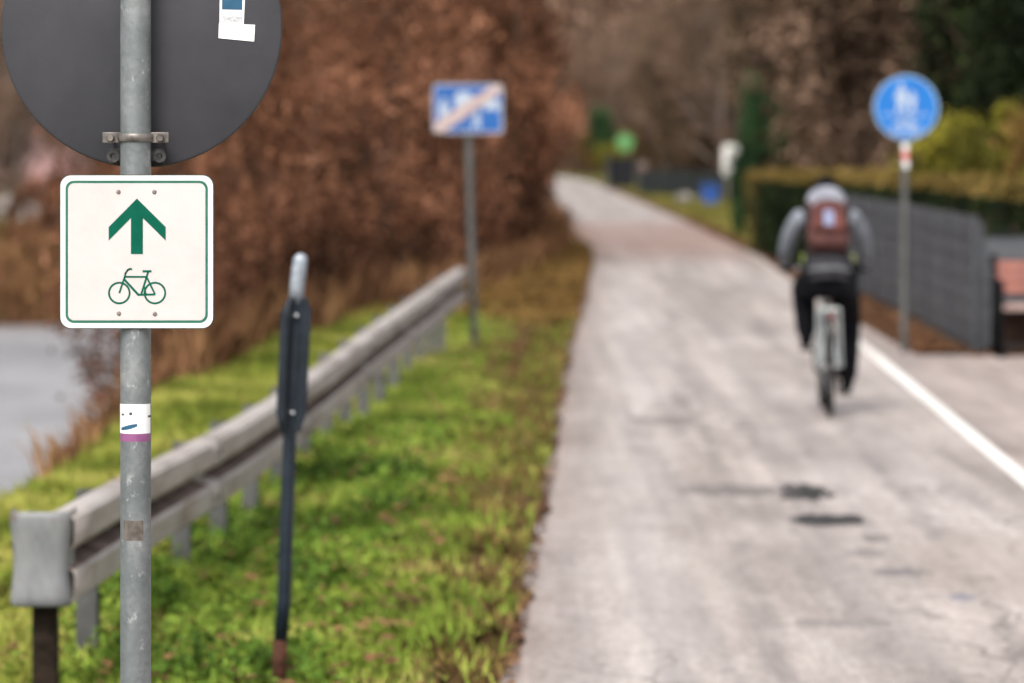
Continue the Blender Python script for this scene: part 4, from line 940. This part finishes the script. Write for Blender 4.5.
# far gardens: pale board, gate, fence, bin, boulder, green disc
def small_far():
    y = 140; s = FPX / y
    p = P(736, 172, s); r = empty('notice_board', (p.x, y, 0), label='white board on pale posts standing behind the hedge end', cat='board')
    q = MB(); q.prism(rrect(-.46, .96, .40, 2.05, .12), -.03, .03); q.build('board', mat('board_white', (.8, .78, .76), .5), r)
    for sx in (-.3, .3):
        q = MB(); q.tube([(sx, .0, -.1), (sx, 0, 1.0)], .045, 8); q.build('post', M['greybark'], r)
    q = MB(); q.prism([(.43, 1.1), (.72, 1.2), (.72, 2.0), (.43, 2.05)], .02, .05); q.build('side_panel', mat('board_grey', (.34, .35, .33), .6), r)
    # blue bin
    y = 132; s = FPX / y; p = P(710, 205, s); r = empty('waste_bin', (p.x, y, 0), label='blue waste bin on the grass right of the path', cat='bin')
    q = MB(); q.prism([(-.24, .05), (.24, .05), (.3, .68), (-.3, .68)], -.3, .3); q.build('bin_body', mottled('bin_blue', (.015, .06, .26), (.02, .09, .34), 5, .45), r, bevel=.02)
    q = MB(); q.box((0, 0, .71), (.64, .66, .05)); q.box((0, .33, .66), (.5, .05, .05)); q.build('lid', mottled('lid_blue', (.012, .05, .2), (.02, .07, .26), 5, .45), r, bevel=.015)
    for sx in (-.2, .2):
        q = MB(); q.lathe([(0, -.03), (.08, -.03), (.08, .03), (0, .03)], 16, (sx, .28, .08), Matrix(((0, 0, 1), (0, 1, 0), (-1, 0, 0)))); q.build('wheel', M['dark'], r)
    # boulder
    p = P(686, 204, s); import bmesh
    bm = bmesh.new(); bmesh.ops.create_icosphere(bm, subdivisions=3, radius=.33)
    for v_ in bm.verts: v_.co *= 1 + .12 * math.sin(v_.co.x * 13 + 1) * math.cos(v_.co.y * 11) + .08 * math.sin(v_.co.z * 17); v_.co.z *= .75
    me = bpy.data.meshes.new('boulder'); bm.to_mesh(me); bm.free(); me.materials.append(mottled('grey_stone', (.16, .14, .12), (.3, .27, .24), 4, .9)); me.polygons.foreach_set('use_smooth', [True] * len(me.polygons))
    tag(link('boulder', me, loc=(p.x, y + 1, .2)), 'grey brown boulder on the grass left of the blue bin', 'boulder')
    # dark fence and gate
    panel_run('garden_fence', [(5.1, 160), (7.4, 152), (9.5, 146)], 1.05, 'low dark fence behind the boulder in the distance', strip_m=mottled('black_green_strip', (.012, .018, .017), (.025, .032, .03), 3, .9))
    r = empty('garden_gate', (4.55, 186, 0), label='dark solid garden gate beneath the green disc', cat='gate')
    q = MB()
    for k in range(8): q.box((.07 + k * .145, 0, .8), (.14, .03, 1.35))
    q.box((.6, .04, .35), (1.16, .03, .1)); q.box((.6, .04, 1.25), (1.16, .03, .1)); q.build('gate_leaf', mottled('black_blue_boards', (.004, .005, .009), (.012, .014, .02), 3, .9), r)
    for xx in (-.08, 1.3):
        q = MB(); q.box((xx, 0, .8), (.12, .12, 1.7)); q.build('post', M['anth'], r)
    r = empty('gate_pillar', (6.0, 184, 0), label='pinkish stone pillar right of the dark gate', cat='pillar')
    q = MB(); q.box((0, 0, .6), (.36, .36, 1.2)); q.build('shaft', mottled('pink_stone', (.2, .13, .11), (.32, .22, .19), 3, .9), r, bevel=.02)
    q = MB(); q.box((0, 0, 1.235), (.46, .46, .07)); q.build('cap', mottled('cap_stone', (.2, .16, .14), (.3, .25, .22), 3, .9), r, bevel=.015)
    y = 178; s = FPX / y; p = P(625, 142, s); r = empty('green_disc_sign', (p.x, y, 0), label='small round pale green sign on a thin post beside the far path', cat='sign')
    q = MB(); q.tube([(0, .04, -.1), (0, .04, p.z + .3)], .03, 8); q.build('post', M['galv_far'], r)
    q = MB(); q.prism([(.40 * math.cos(R(a)), p.z + .40 * math.sin(R(a))) for a in range(0, 360, 10)], -.01, .01); q.build('disc', mottled('sign_pale_green', (.10, .27, .09), (.13, .33, .12), 3, .4), r)
small_far()

# house beyond the river at far left
def house(x, y, gz, w_, d_, hw, hr, label, wallc, roofc):
    r = empty('house', (x, y, gz), R(12), label=label, cat='house')
    wm = mottled('render_wall', wallc, tuple(min(1, c * 1.15) for c in wallc), 2, .8); rm = mottled('roof_tiles', roofc, tuple(c * 1.35 for c in roofc), 4, .8)
    q = MB(); q.prism([(-w_ / 2, -.5), (w_ / 2, -.5), (w_ / 2, hw), (-w_ / 2, hw)], -d_ / 2, d_ / 2)
    for s_ in (-1, 1): q.poly([(s_ * w_ / 2, -d_ / 2, hw), (s_ * w_ / 2, d_ / 2, hw), (s_ * w_ / 2, 0, hw + hr - .1)])
    wo = q.build('wall', wm, r)
    q = MB(); e = .35
    for s_ in (-1, 1):
        a, b = Vector((0, s_ * (d_ / 2 + e), hw - e * hr / (d_ / 2))), Vector((0, 0, hw + hr))
        for t in (0, .16):
            pass
        X = w_ / 2 + e
        q.poly([(-X, a.y, a.z), (X, a.y, a.z), (X, b.y, b.z), (-X, b.y, b.z)]); q.poly([(-X, a.y, a.z + .16), (X, a.y, a.z + .16), (X, b.y, b.z + .16), (-X, b.y, b.z + .16)])
        q.poly([(-X, a.y, a.z), (X, a.y, a.z), (X, a.y, a.z + .16), (-X, a.y, a.z + .16)])
        for sx in (-1, 1): q.poly([(sx * X, a.y, a.z), (sx * X, b.y, b.z), (sx * X, b.y, b.z + .16), (sx * X, a.y, a.z + .16)])
    ro = q.build('roof', rm, r, fix=False)
    q = MB(); q.box((w_ * .2, d_ * .12, hw + hr), (.6, .6, 1.3)); q.build('chimney', rm, ro)
    gl = mat('window_glass', (.05, .06, .07), .15)
    for sx in np.arange(-w_ / 2 + 1.3, w_ / 2 - .8, 2.4):
        q = MB(); q.ring(rrect(sx - .5, .9, sx + .5, 2.1, .01, 1), rrect(sx - .43, .97, sx + .43, 2.03, .01, 1), -d_ / 2 - .04, -d_ / 2 + .02); wi = q.build('window', M['paper'], wo)
        q = MB(); q.box((sx, -d_ / 2 - .01, 1.5), (.87, .02, 1.07)); q.build('pane', gl, wi)
    q = MB(); q.box((0.1, -d_ / 2 - .02, 1.0), (.9, .05, 2.0)); q.build('door', M['bark'], wo)
house(-24, 172, -1.4, 11, 8, 2.0, 3.0, 'pale house with a faded pink red roof across the river', (.5, .47, .48), (.22, .13, .125))

# far bank bushes
for i, (x, y, t, sc_) in enumerate([(-14.7, 111, 'O', .6), (-13.7, 113, 'C', .75), (-12.7, 112, 'C', .72), (-12.0, 114, 'C', .7), (-13.2, 118, 'B', .6), (-15.6, 117, 'A', .6), (-11.0, 112, 'C', .5), (-16.5, 111, 'C', .45), (-18.5, 110, 'O', .5), (-11.3, 120, 'A', .9), (-9.9, 130, 'A', 1.0), (-21, 104, 'C', .6), (-25, 100, 'O', .7), (-30, 96, 'B', .8), (-36, 90, 'A', .9), (-44, 80, 'B', .9)]):
    pr = {'A': shA, 'B': shB, 'C': shC, 'O': shO}[t]
    place(pr, x, y, ('low olive green bush' if t == 'O' else 'low rust brown bush' if sc_ < .8 else 'taller rust brown bush') + ' on the far bank of the river', 'bush', 'bushes on the far river bank', i * 1.3, sc_, z=-2.2)

# ---------------------------------------------------------------- background trees
bare = [make_plant('bare_tree', M['twig'], M['greybark'], 11, 3.2, 3.2, 4.6, 6.6, 16000, .30, .2, 110, .12, limb=70, seed=50 + k, bottom=1.0, aspect=.14) for k in range(2)]
brown = [make_plant('brown_tree', M[('twig', 'rustleaf')[k]], M['bark'], 10, 3.0, 3.0, 4.4, 5.4, 14000, .24, .2, 100, .12, limb=60, seed=60 + k, bottom=.4, aspect=.5) for k in range(2)]
dark = make_plant('dark_tree', M['twigdark'], M['bark'], 10, 2.6, 2.6, 4.3, 5.0, 14000, .24, .2, 100, .12, limb=60, seed=70, bottom=.3, aspect=.5)
rr = random.Random(9)
BT = []
place(dark, 7.6, 176, 'dark brown tree rising behind the garden fence right of the green disc', 'tree', sc_=.9)
for (x, y, sc_) in [(-17.5, 140, .8), (-20.5, 150, .9), (-15, 146, .75)]:
    place(bare[0], x, y, 'bare grey brown tree in front of the pink roofed house', 'tree', 'bare trees before the house', rr.uniform(0, 6), sc_)
for (x, y, sc_) in [(-2.4, 120, 1.0), (-2.9, 145, 1.1), (-2.6, 172, 1.15), (-2.5, 200, 1.2), (-3.0, 235, 1.2), (-6.5, 215, 1.2)]:
    place(brown[1], x, y, 'russet tree rising above the thicket left of the far path', 'tree', 'russet trees above the thicket', rr.uniform(0, 6), sc_)
for (x, y) in [(8.5, 100), (12, 108), (15.5, 100), (9.2, 125), (13, 132), (17.5, 122), (22, 130), (8.4, 158), (13, 165), (19, 158), (10.0, 190), (15, 198), (21.5, 190), (8.8, 222), (13.5, 232), (27, 170),
               (7.2, 252), (4.9, 292), (9.0, 278), (13.5, 268), (1.5, 312), (-3.0, 318), (6.5, 316), (11, 308), (16, 300), (21, 285), (27, 262), (31, 225), (-8, 300), (-13, 292), (-20, 300),
               (-12, 160), (-12.5, 182), (-19, 190), (-26, 192), (-33, 185), (-15, 215), (-22, 225), (-30, 235), (-41, 175), (-10.5, 240), (-50, 160), (-58, 140), (36, 150), (30, 115), (24, 98), (40, 120), (45, 180)]:
    k = rr.random()
    if x > 8 and y < 140: pr, wd = (bare[0], 'bare grey brown') if k < .35 else (dark, 'dark brown') if k < .6 else (brown[0], 'grey brown')
    elif x < -8: pr, wd = (brown[1], 'russet') if k < .5 else (bare[1], 'bare grey brown')
    else: pr, wd = (bare[0], 'bare grey brown') if k < .3 else (bare[1], 'bare grey brown') if k < .55 else (brown[0], 'grey brown') if k < .85 else (dark, 'dark brown')
    zone = 'beyond the hedge and gardens' if x > 7 else 'across the river' if x < -8 else 'where the path bends away'
    place(pr, x, y, '%s tree in the blurred wood %s' % (wd, zone), 'tree', 'blurred trees %s' % zone, rr.uniform(0, 6.2), rr.uniform(.9, 1.2))
# distant wood on the hill
def far_wood():
    rg = np.random.default_rng(77); n = 90000
    x = rg.uniform(-150, 150, n); y = rg.uniform(318, 430, n); z = ground_z(x, y) + rg.uniform(0, 11, n) * (.7 + .3 * np.sin(x * .35 + y * .2)) 
    v, f = leaves(np.stack([x, y, z], 1), 1.1, rg=rg, aspect=.5)
    tag(link('distant_wood', np_mesh('distant_wood', v, f, M['twig'])), 'leafless brown wood covering the hill at the end of the valley', 'wood', kind='stuff')
far_wood()

# ---------------------------------------------------------------- cyclist
CX, CY = (829.0 - 512) / 144.5, 27.65
heading = -math.atan(.035)
bike = empty('bicycle', (CX, CY + .02, .006), heading, label='light grey bicycle with black tyres ridden along the path', cat='bicycle')
# y = forward; rear axle at y=.35 so that the tyre meets the path at CY
RW = .345; yr, yfw = .0, 1.06
frame_m = mottled('frame_silver', (.42, .45, .46), (.56, .59, .6), 8, .3, .3); tyre_m = mottled('tyre_rubber', (.008, .008, .008), (.02, .019, .018), 40, .9); chrome = mottled('aluminium', (.4, .4, .4), (.6, .6, .6), 30, .35, .7)
def ringpts(y, z, r, n=40): return [(0, y + r * math.cos(2 * math.pi * k / n), z + r * math.sin(2 * math.pi * k / n)) for k in range(n)]
for wy in (yr, yfw):
    q = MB(); q.tube(ringpts(wy, RW, RW - .028, 40), .009, 8, closed=True); q.lathe([(0, -.05), (.02, -.05), (.014, -.03), (.014, .03), (.02, .05), (0, .05)], 12, (0, wy, RW), Matrix(((0, 0, 1), (0, 1, 0), (-1, 0, 0)))); wo = q.build('wheel', chrome, bike, smooth='auto')
    q = MB(); q.tube(ringpts(wy, RW, RW - .022, 48), .0225, 10, closed=True); q.build('tyre', tyre_m, wo, smooth=True)
    q = MB()
    for k in range(28):
        a = 2 * math.pi * k / 28; b_ = a + (.5 if k % 2 else -.5)
        q.tube([((.03 if k % 4 < 2 else -.03), wy + .018 * math.cos(b_), RW + .018 * math.sin(b_)), (0, wy + .31 * math.cos(a), RW + .31 * math.sin(a))], .0012, 4)
    q.build('spokes', chrome, wo)
    q = MB(); arc = [(0, wy + .366 * math.cos(R(a)), RW + .366 * math.sin(R(a))) for a in range(*((20, 150, 10) if wy == yr else (10, 160, 10)))]
    q.tube(arc, .026, 8, flat=(1, .3)); q.build('mudguard', mottled('mudguard_black', (.02, .02, .02), (.04, .04, .04), 6, .35), bike, smooth=True)
BB = Vector((0, .44, .29)); ST = Vector((0, .24, .80)); HT = Vector((0, .88, .86)); HB = Vector((0, .92, .70)); RA = Vector((0, yr, RW)); FA = Vector((0, yfw, RW))
q = MB()
q.tube([BB, ST], .017, 10); q.tube([BB, HB], .02, 10); q.tube([ST + Vector((0, .01, -.05)), HT - Vector((0, 0, .03))], .016, 10); q.tube([HB, HT], .02, 10)
for sx in (-1, 1):
    q.tube([RA + Vector((sx * .062, 0, 0)), RA + Vector((sx * .045, .1, .12)), ST + Vector((sx * .012, -.01, -.08))], .0105, 8); q.tube([RA + Vector((sx * .062, 0, 0)), BB + Vector((sx * .03, -.02, 0))], .0105, 8)
q.build('frame', frame_m, bike, smooth=True)
q = MB(); q.tube([HT, HB, HB + Vector((0, .012, -.05))], .015, 8)
for sx in (-1, 1): q.tube([HB + Vector((0, .012, -.03)), HB + Vector((sx * .05, .03, -.06)), FA + Vector((sx * .052, 0, 0))], .012, 8)
q.build('fork', frame_m, bike, smooth=True)
q = MB(); q.tube([HT, HT + Vector((0, .0, .1)), HT + Vector((0, .06, .13))], .014, 8)
q.tube([(-.30, .80, .99), (-.2, .88, 1.0), (0, .94, .99), (.2, .88, 1.0), (.30, .80, .99)], .012, 8); hb = q.build('handlebar', chrome, bike, smooth=True)
for sx in (-1, 1):
    q = MB(); q.tube([(sx * .225, .862, 1.0), (sx * .31, .79, .99)], .016, 10); q.build('grip', tyre_m, hb, smooth=True)
q = MB(); q.tube([ST, ST + Vector((0, -.02, .07))], .013, 8); q.build('seat_post', chrome, bike)
q = MB(); q.tube([(0, .06, .89), (0, .10, .895), (0, .18, .89), (0, .28, .885), (0, .35, .88)], [.06, .085, .06, .03, .018], 12, flat=(1, .4)); q.build('saddle', tyre_m, bike, smooth=True)
q = MB()
for sx in (-1, 1):
    q.tube([(sx * .085, yr - .02, RW), (sx * .07, yr + .01, .74)], .013, 8); q.tube([(sx * .07, -.18, .745), (sx * .07, .2, .745)], .006, 6)
for yy in (-.18, -.05, .08, .2): q.tube([(-.07, yy, .745), (.07, yy, .745)], .005, 6)
q.build('luggage_rack', mottled('rack_silver', (.24, .26, .26), (.36, .38, .37), 20, .35, .3), bike)
q = MB(); q.box((0, -.2, .70), (.05, .02, .03)); q.build('rear_light', mottled('rear_reflector', (.12, .02, .02), (.2, .03, .03), 30, .2), bike, bevel=.006)
q = MB(); q.lathe([(0, -.004), (.09, -.004), (.09, .004), (0, .004)], 24, BB + Vector((.05, 0, 0)), Matrix(((0, 0, 1), (0, 1, 0), (-1, 0, 0))))
ca = R(-60)   # right crank down and forward, left up and back
cr = Vector((0, .17 * math.cos(ca) * .5, -.12)); crv = cr.normalized() * .17
q.tube([BB + Vector((.075, 0, 0)), BB + Vector((.09, 0, 0)) + crv], .011, 8); q.tube([BB + Vector((-.075, 0, 0)), BB + Vector((-.09, 0, 0)) - crv], .011, 8); q.tube([BB - Vector((.08, 0, 0)), BB + Vector((.08, 0, 0))], .016, 8)
q.build('crankset', M['dark'], bike, smooth='auto')
PR_, PL_ = BB + Vector((.14, 0, 0)) + crv, BB + Vector((-.14, 0, 0)) - crv
for p_ in (PR_, PL_):
    q = MB(); q.box(p_, (.09, .09, .022)); q.build('pedal', M['dark'], bike, bevel=.004)
q = MB()
for dz in (.085, -.085): q.tube([BB + Vector((.05, 0, dz)), RA + Vector((.05, 0, dz * .4))], .004, 5)
q.build('chain', M['dark'], bike)

man = empty('person', (CX, CY + .02, .006), heading, label='cyclist seen from behind in grey jacket and black trousers, riding away', cat='person')
def skin(name, verts, edges, radii, m, parent, root_i=0, lv=2):
    me = bpy.data.meshes.new(name); me.from_pydata([tuple(v_) for v_ in verts], edges, []); me.materials.append(m)
    o = link(name, me, parent)
    md = o.modifiers.new('skin', 'SKIN'); md.use_smooth_shade = True; md.branch_smoothing = .5
    sv = me.skin_vertices[0].data if me.skin_vertices else None
    if sv is None:
        bpy.context.view_layer.update(); sv = me.skin_vertices[0].data
    for k, r_ in enumerate(radii):
        sv[k].radius = (r_, r_) if not hasattr(r_, '__len__') else r_; sv[k].use_root = (k == root_i)
    s_ = o.modifiers.new('sub', 'SUBSURF'); s_.levels = s_.render_levels = lv
    return o
skin_m = mottled('skin', (.42, .26, .2), (.5, .32, .25), 12, .55); black_m = mottled('black_cloth', (.003, .003, .004), (.008, .008, .01), 20, .95)
black_m.node_tree.nodes['Principled BSDF'].inputs['Specular IOR Level'].default_value = .08
def jacket_mat():
    m = mat('grey_jacket', (.25, .26, .29), .75); n = noise(m, 6, 5)
    base(m, ramp(m, n, [(.35, (.11, .12, .14)), (.65, (.20, .215, .25))])); bump(m, n, .6, .03); return m
jm = jacket_mat(); hood_m = mottled('light_grey_hood', (.2, .205, .24), (.30, .31, .35), 10, .8, 0, .3); dk = mottled('charcoal_jacket', (.018, .018, .021), (.04, .04, .045), 14, .9)
pel = Vector((0, .13, .96)); w1 = Vector((0, .19, 1.10)); chst = Vector((0, .32, 1.27)); nb = Vector((0, .43, 1.41)); nk = Vector((0, .475, 1.45)); hd = Vector((0, .52, 1.525)); hd2 = Vector((0, .545, 1.575))
SH = {s_: Vector((s_ * .185, .42, 1.37)) for s_ in (-1, 1)}; EL = {s_: Vector((s_ * .28, .56, 1.13)) for s_ in (-1, 1)}; WR = {s_: Vector((s_ * .285, .765, 1.03)) for s_ in (-1, 1)}; HN = {s_: Vector((s_ * .272, .83, 1.035)) for s_ in (-1, 1)}
HP = {s_: Vector((s_ * .10, .17, .93)) for s_ in (-1, 1)}
FT = {1: PR_ + Vector((.005, -.0, .05)), -1: PL_ + Vector((-.005, 0, .05))}
def knee(h, a, l1=.42, l2=.43):
    d = a - h; L_ = d.length; L_ = min(L_, l1 + l2 - .005); x = (l1 * l1 - l2 * l2 + L_ * L_) / (2 * L_); hgt = math.sqrt(max(0, l1 * l1 - x * x)); dn = d.normalized()
    fwd = Vector((0, 1, .3)); fwd -= dn * fwd.dot(dn); fwd.normalize(); return h + dn * x + fwd * hgt
AN = {s_: FT[s_] + Vector((0, -.09, .055)) for s_ in (-1, 1)}; KN = {s_: knee(HP[s_], AN[s_]) + Vector((s_ * .035, 0, 0)) for s_ in (-1, 1)}
V = [pel, w1, chst, nb, nk, hd, hd2]; E = [(0, 1), (1, 2), (2, 3), (3, 4), (4, 5), (5, 6)]; Rd = [(.13, .10), (.12, .09), (.15, .10), (.09, .08), .055, .085, .075]
nose = len(V); V.append(hd + Vector((0, .10, -.01))); E.append((5, nose)); Rd.append(.018)
for s_ in (-1, 1):
    b = len(V); V += [SH[s_], EL[s_], WR[s_], HN[s_]]; Rd += [.055, .04, .027, (.038, .022)]; E += [(3, b), (b, b + 1), (b + 1, b + 2), (b + 2, b + 3)]
    b = len(V); V += [HP[s_], KN[s_], AN[s_], FT[s_] + Vector((0, .06, -.01))]; Rd += [.08, .055, .038, .035]; E += [(0, b), (b, b + 1), (b + 1, b + 2), (b + 2, b + 3)]
body = skin('body', V, E, Rd, skin_m, man)
# jacket: dark body, light grey sleeves
V = [pel + Vector((0, .0, .02)), w1, chst, nb]; E = [(0, 1), (1, 2), (2, 3)]; Rd = [(.17, .12), (.16, .12), (.185, .12), (.115, .095)]
for s_ in (-1, 1):
    b = len(V); V += [SH[s_]]; Rd += [.074]; E += [(3, b)]
skin('jacket', V, E, Rd, dk, man)
for s_ in (-1, 1):
    V = [SH[s_] + Vector((-s_ * .05, 0, .01)), SH[s_], SH[s_].lerp(EL[s_], .5) + Vector((s_ * .015, 0, .0)), EL[s_], EL[s_].lerp(WR[s_], .55), WR[s_]]
    skin('sleeve', V, [(i, i + 1) for i in range(5)], [.066, .078, .069, .058, .050, .038], jm, man)
q = MB(); q.tube([(0, .095, .90), (0, .13, .975), (0, .15, 1.02), (0, .165, 1.06)], [.19, .196, .19, .18], 28, flat=(1, .72), caps=False); q.build('jacket_hem', dk, man, smooth=True)
q = MB(); q.tube([(0, .088, .960), (0, .10, .985)], [.192, .194], 28, flat=(1, .73), caps=False); q.build('grey_band', mottled('grey_band', (.07, .07, .08), (.10, .10, .11), 8, .7), man, smooth=True)
# trousers
V = [pel + Vector((0, .02, -.03))]; E = []; Rd = [(.175, .13)]
for s_ in (-1, 1):
    b = len(V); V += [HP[s_], HP[s_].lerp(KN[s_], .5), KN[s_], KN[s_].lerp(AN[s_], .45), AN[s_] + Vector((0, 0, -.035))]; Rd += [.125, .112, .094, .086, .068]; E += [(0, b), (b, b + 1), (b + 1, b + 2), (b + 2, b + 3), (b + 3, b + 4)]
skin('trousers', V, E, Rd, black_m, man)
for s_ in (-1, 1):
    f0 = FT[s_]
    q = MB(); q.tube([f0 + Vector((0, -.13, .01)), f0 + Vector((0, -.09, .02)), f0 + Vector((0, 0, .005)), f0 + Vector((0, .09, -.01)), f0 + Vector((0, .135, -.015))], [.02, .048, .045, .045, .018], 12, flat=(.9, .85)); q.tube([AN[s_] + Vector((0, -.005, -.05)), AN[s_] + Vector((0, 0, .02))], .045, 12); q.build('shoe', black_m, man, smooth=True)
    q = MB(); h = HN[s_]; pd = Vector((-s_ * .05, .0, 0))
    q.tube([WR[s_], WR[s_].lerp(h, .5), h, h + Vector((0, .03, -.005))], [.036, .042, .045, .03], 12, flat=(1, .7))
    for k in range(4):
        kx = h + Vector((s_ * (.030 - .02 * k), .03 + .006 * k, 0)); ln = (.8, 1, .95, .75)[3 - k]
        q.tube([kx + Vector((0, -.03, .012)), kx + Vector((0, .012 * ln, .010)), kx + Vector((0, .028 * ln, -.018)), kx + Vector((0, .006, -.040 * ln)), kx + Vector((0, -.018, -.042 * ln))], [.011, .011, .0105, .010, .008], 7)
    th = h + Vector((-s_ * .035, -.02, -.005)); q.tube([th, th + Vector((-s_ * .02, .02, -.01)), th + Vector((-s_ * .016, .045, -.03)), th + Vector((-s_ * .004, .05, -.045))], [.014, .012, .011, .008], 7)
    q.build('glove', black_m, man, smooth=True)
for s_ in (-1, 1):
    q = MB(); q.tube([hd + Vector((s_ * .078, -.01, -.02)), hd + Vector((s_ * .092, -.018, .005)), hd + Vector((s_ * .086, -.01, .03))], [.008, .014, .010], 8); q.build('ear', skin_m, body, smooth=True)
    q = MB(); q.lathe([(0, -.006), (.008, -.004), (.011, 0), (.008, .004), (0, .006)], 10, hd + Vector((s_ * .032, .082, .012)), Mx); q.build('eye', M['paper'], body, smooth=True)
q = MB(); q.tube([hd + Vector((-.025, .082, -.045)), hd + Vector((0, .092, -.047)), hd + Vector((.025, .082, -.045))], .006, 6); q.build('mouth', mat('lips', (.35, .14, .12), .5), body, smooth=True)
def ellip(c, r, n=20, m_=12, tilt=0, zmin=-1):
    q = MB(); Mt = Euler((tilt, 0, 0)).to_matrix()
    for i in range(m_ + 1):
        ph = max(-math.pi / 2 + math.pi * i / m_, math.asin(zmin))
        for k in range(n):
            a = 2 * math.pi * k / n; q.v.append(tuple(Vector(c) + Mt @ Vector((r[0] * math.cos(ph) * math.cos(a), r[1] * math.cos(ph) * math.sin(a), r[2] * math.sin(ph)))))
    for i in range(m_):
        for k in range(n): q.f.append((i * n + k, i * n + (k + 1) % n, (i + 1) * n + (k + 1) % n, (i + 1) * n + k)); q.m.append(0)
    return q
ellip(hd2 + Vector((0, -.008, .004)), (.088, .095, .085), tilt=R(-20)).build('hair', black_m, man, smooth=True)
ellip(hd + Vector((0, -.07, -.045)), (.142, .11, .112), tilt=R(-25)).build('hood', hood_m, man, smooth=True)
# backpack
bp = empty('backpack', (CX, CY + .02, .006), heading, label='red brown backpack with a pale blue patch on the cyclist', cat='backpack')
bpm = mottled('red_brown_fabric', (.06, .022, .021), (.15, .055, .043), 7, .8, 0, .5); bpd = mottled('dark_maroon_fabric', (.05, .02, .02), (.09, .04, .035), 9, .85)
q = MB(); cvec = Vector((0, .135, 1.265)); tl = R(-38)
# rounded bag outline
Mt = Euler((tl, 0, 0)).to_matrix()
def bag(cx_, w_, h_, d_, c, nx=16):
    q = MB(); rows = []
    for i in range(13):
        t = i / 12; z = (t - .5) * h_; ww = w_ * (1 - .38 * max(0, (t - .5) / .5) ** 2 - .12 * max(0, (.25 - t) / .25) ** 2) * (1 if 0 < i < 12 else .72); dd = d_ * (1 if 0 < i < 12 else .6)
        for k in range(nx):
            a = 2 * math.pi * k / nx; e = .75
            sx = math.copysign(abs(math.cos(a)) ** e, math.cos(a)); sy = math.copysign(abs(math.sin(a)) ** e, math.sin(a))
            q.v.append(tuple(c + Mt @ Vector((sx * ww / 2, sy * dd / 2, z))))
    for i in range(12):
        for k in range(nx): q.f.append((i * nx + k, i * nx + (k + 1) % nx, (i + 1) * nx + (k + 1) % nx, (i + 1) * nx + k)); q.m.append(0)
    q.f.append(tuple(range(nx))); q.f.append(tuple(12 * nx + k for k in range(nx))); q.m += [0, 0]; return q
bagc = Vector((0, .165, 1.30))
bag(0, .30, .38, .17, bagc).build('bag_body', bpd, bp, smooth=True, sub=1)
bag(0, .25, .27, .07, bagc + Mt @ Vector((0, -.10, .03))).build('front_pocket', bpm, bp, smooth=True, sub=1)
q = MB(); q.box(bagc + Mt @ Vector((0, -.140, -.015)), (.068, .008, .13), Mt); q.build('patch', mottled('pale_blue_patch', (.12, .14, .24), (.17, .20, .32), 8, .5), bp, bevel=.003)
for s_ in (-1, 1):
    q = MB(); q.tube([bagc + Mt @ Vector((s_ * .10, .07, .19)), Vector((s_ * .12, .40, 1.475)), Vector((s_ * .125, .50, 1.40)), Vector((s_ * .13, .44, 1.24)), bagc + Mt @ Vector((s_ * .12, .07, -.17))], .022, 8, flat=(1, .4)); q.build('strap', bpd, bp, smooth=True)
    q = MB(); c0 = Vector((s_ * .175, .17, 1.12)); q.tube([c0, c0 + Vector((0, -.02, -.12))], .011, 6); q.build('reflective_trim', mottled('yellow_green_trim', (.16, .2, .04), (.25, .3, .08), 9, .5), bp)

for pr in list(bpy.data.objects):
    pass
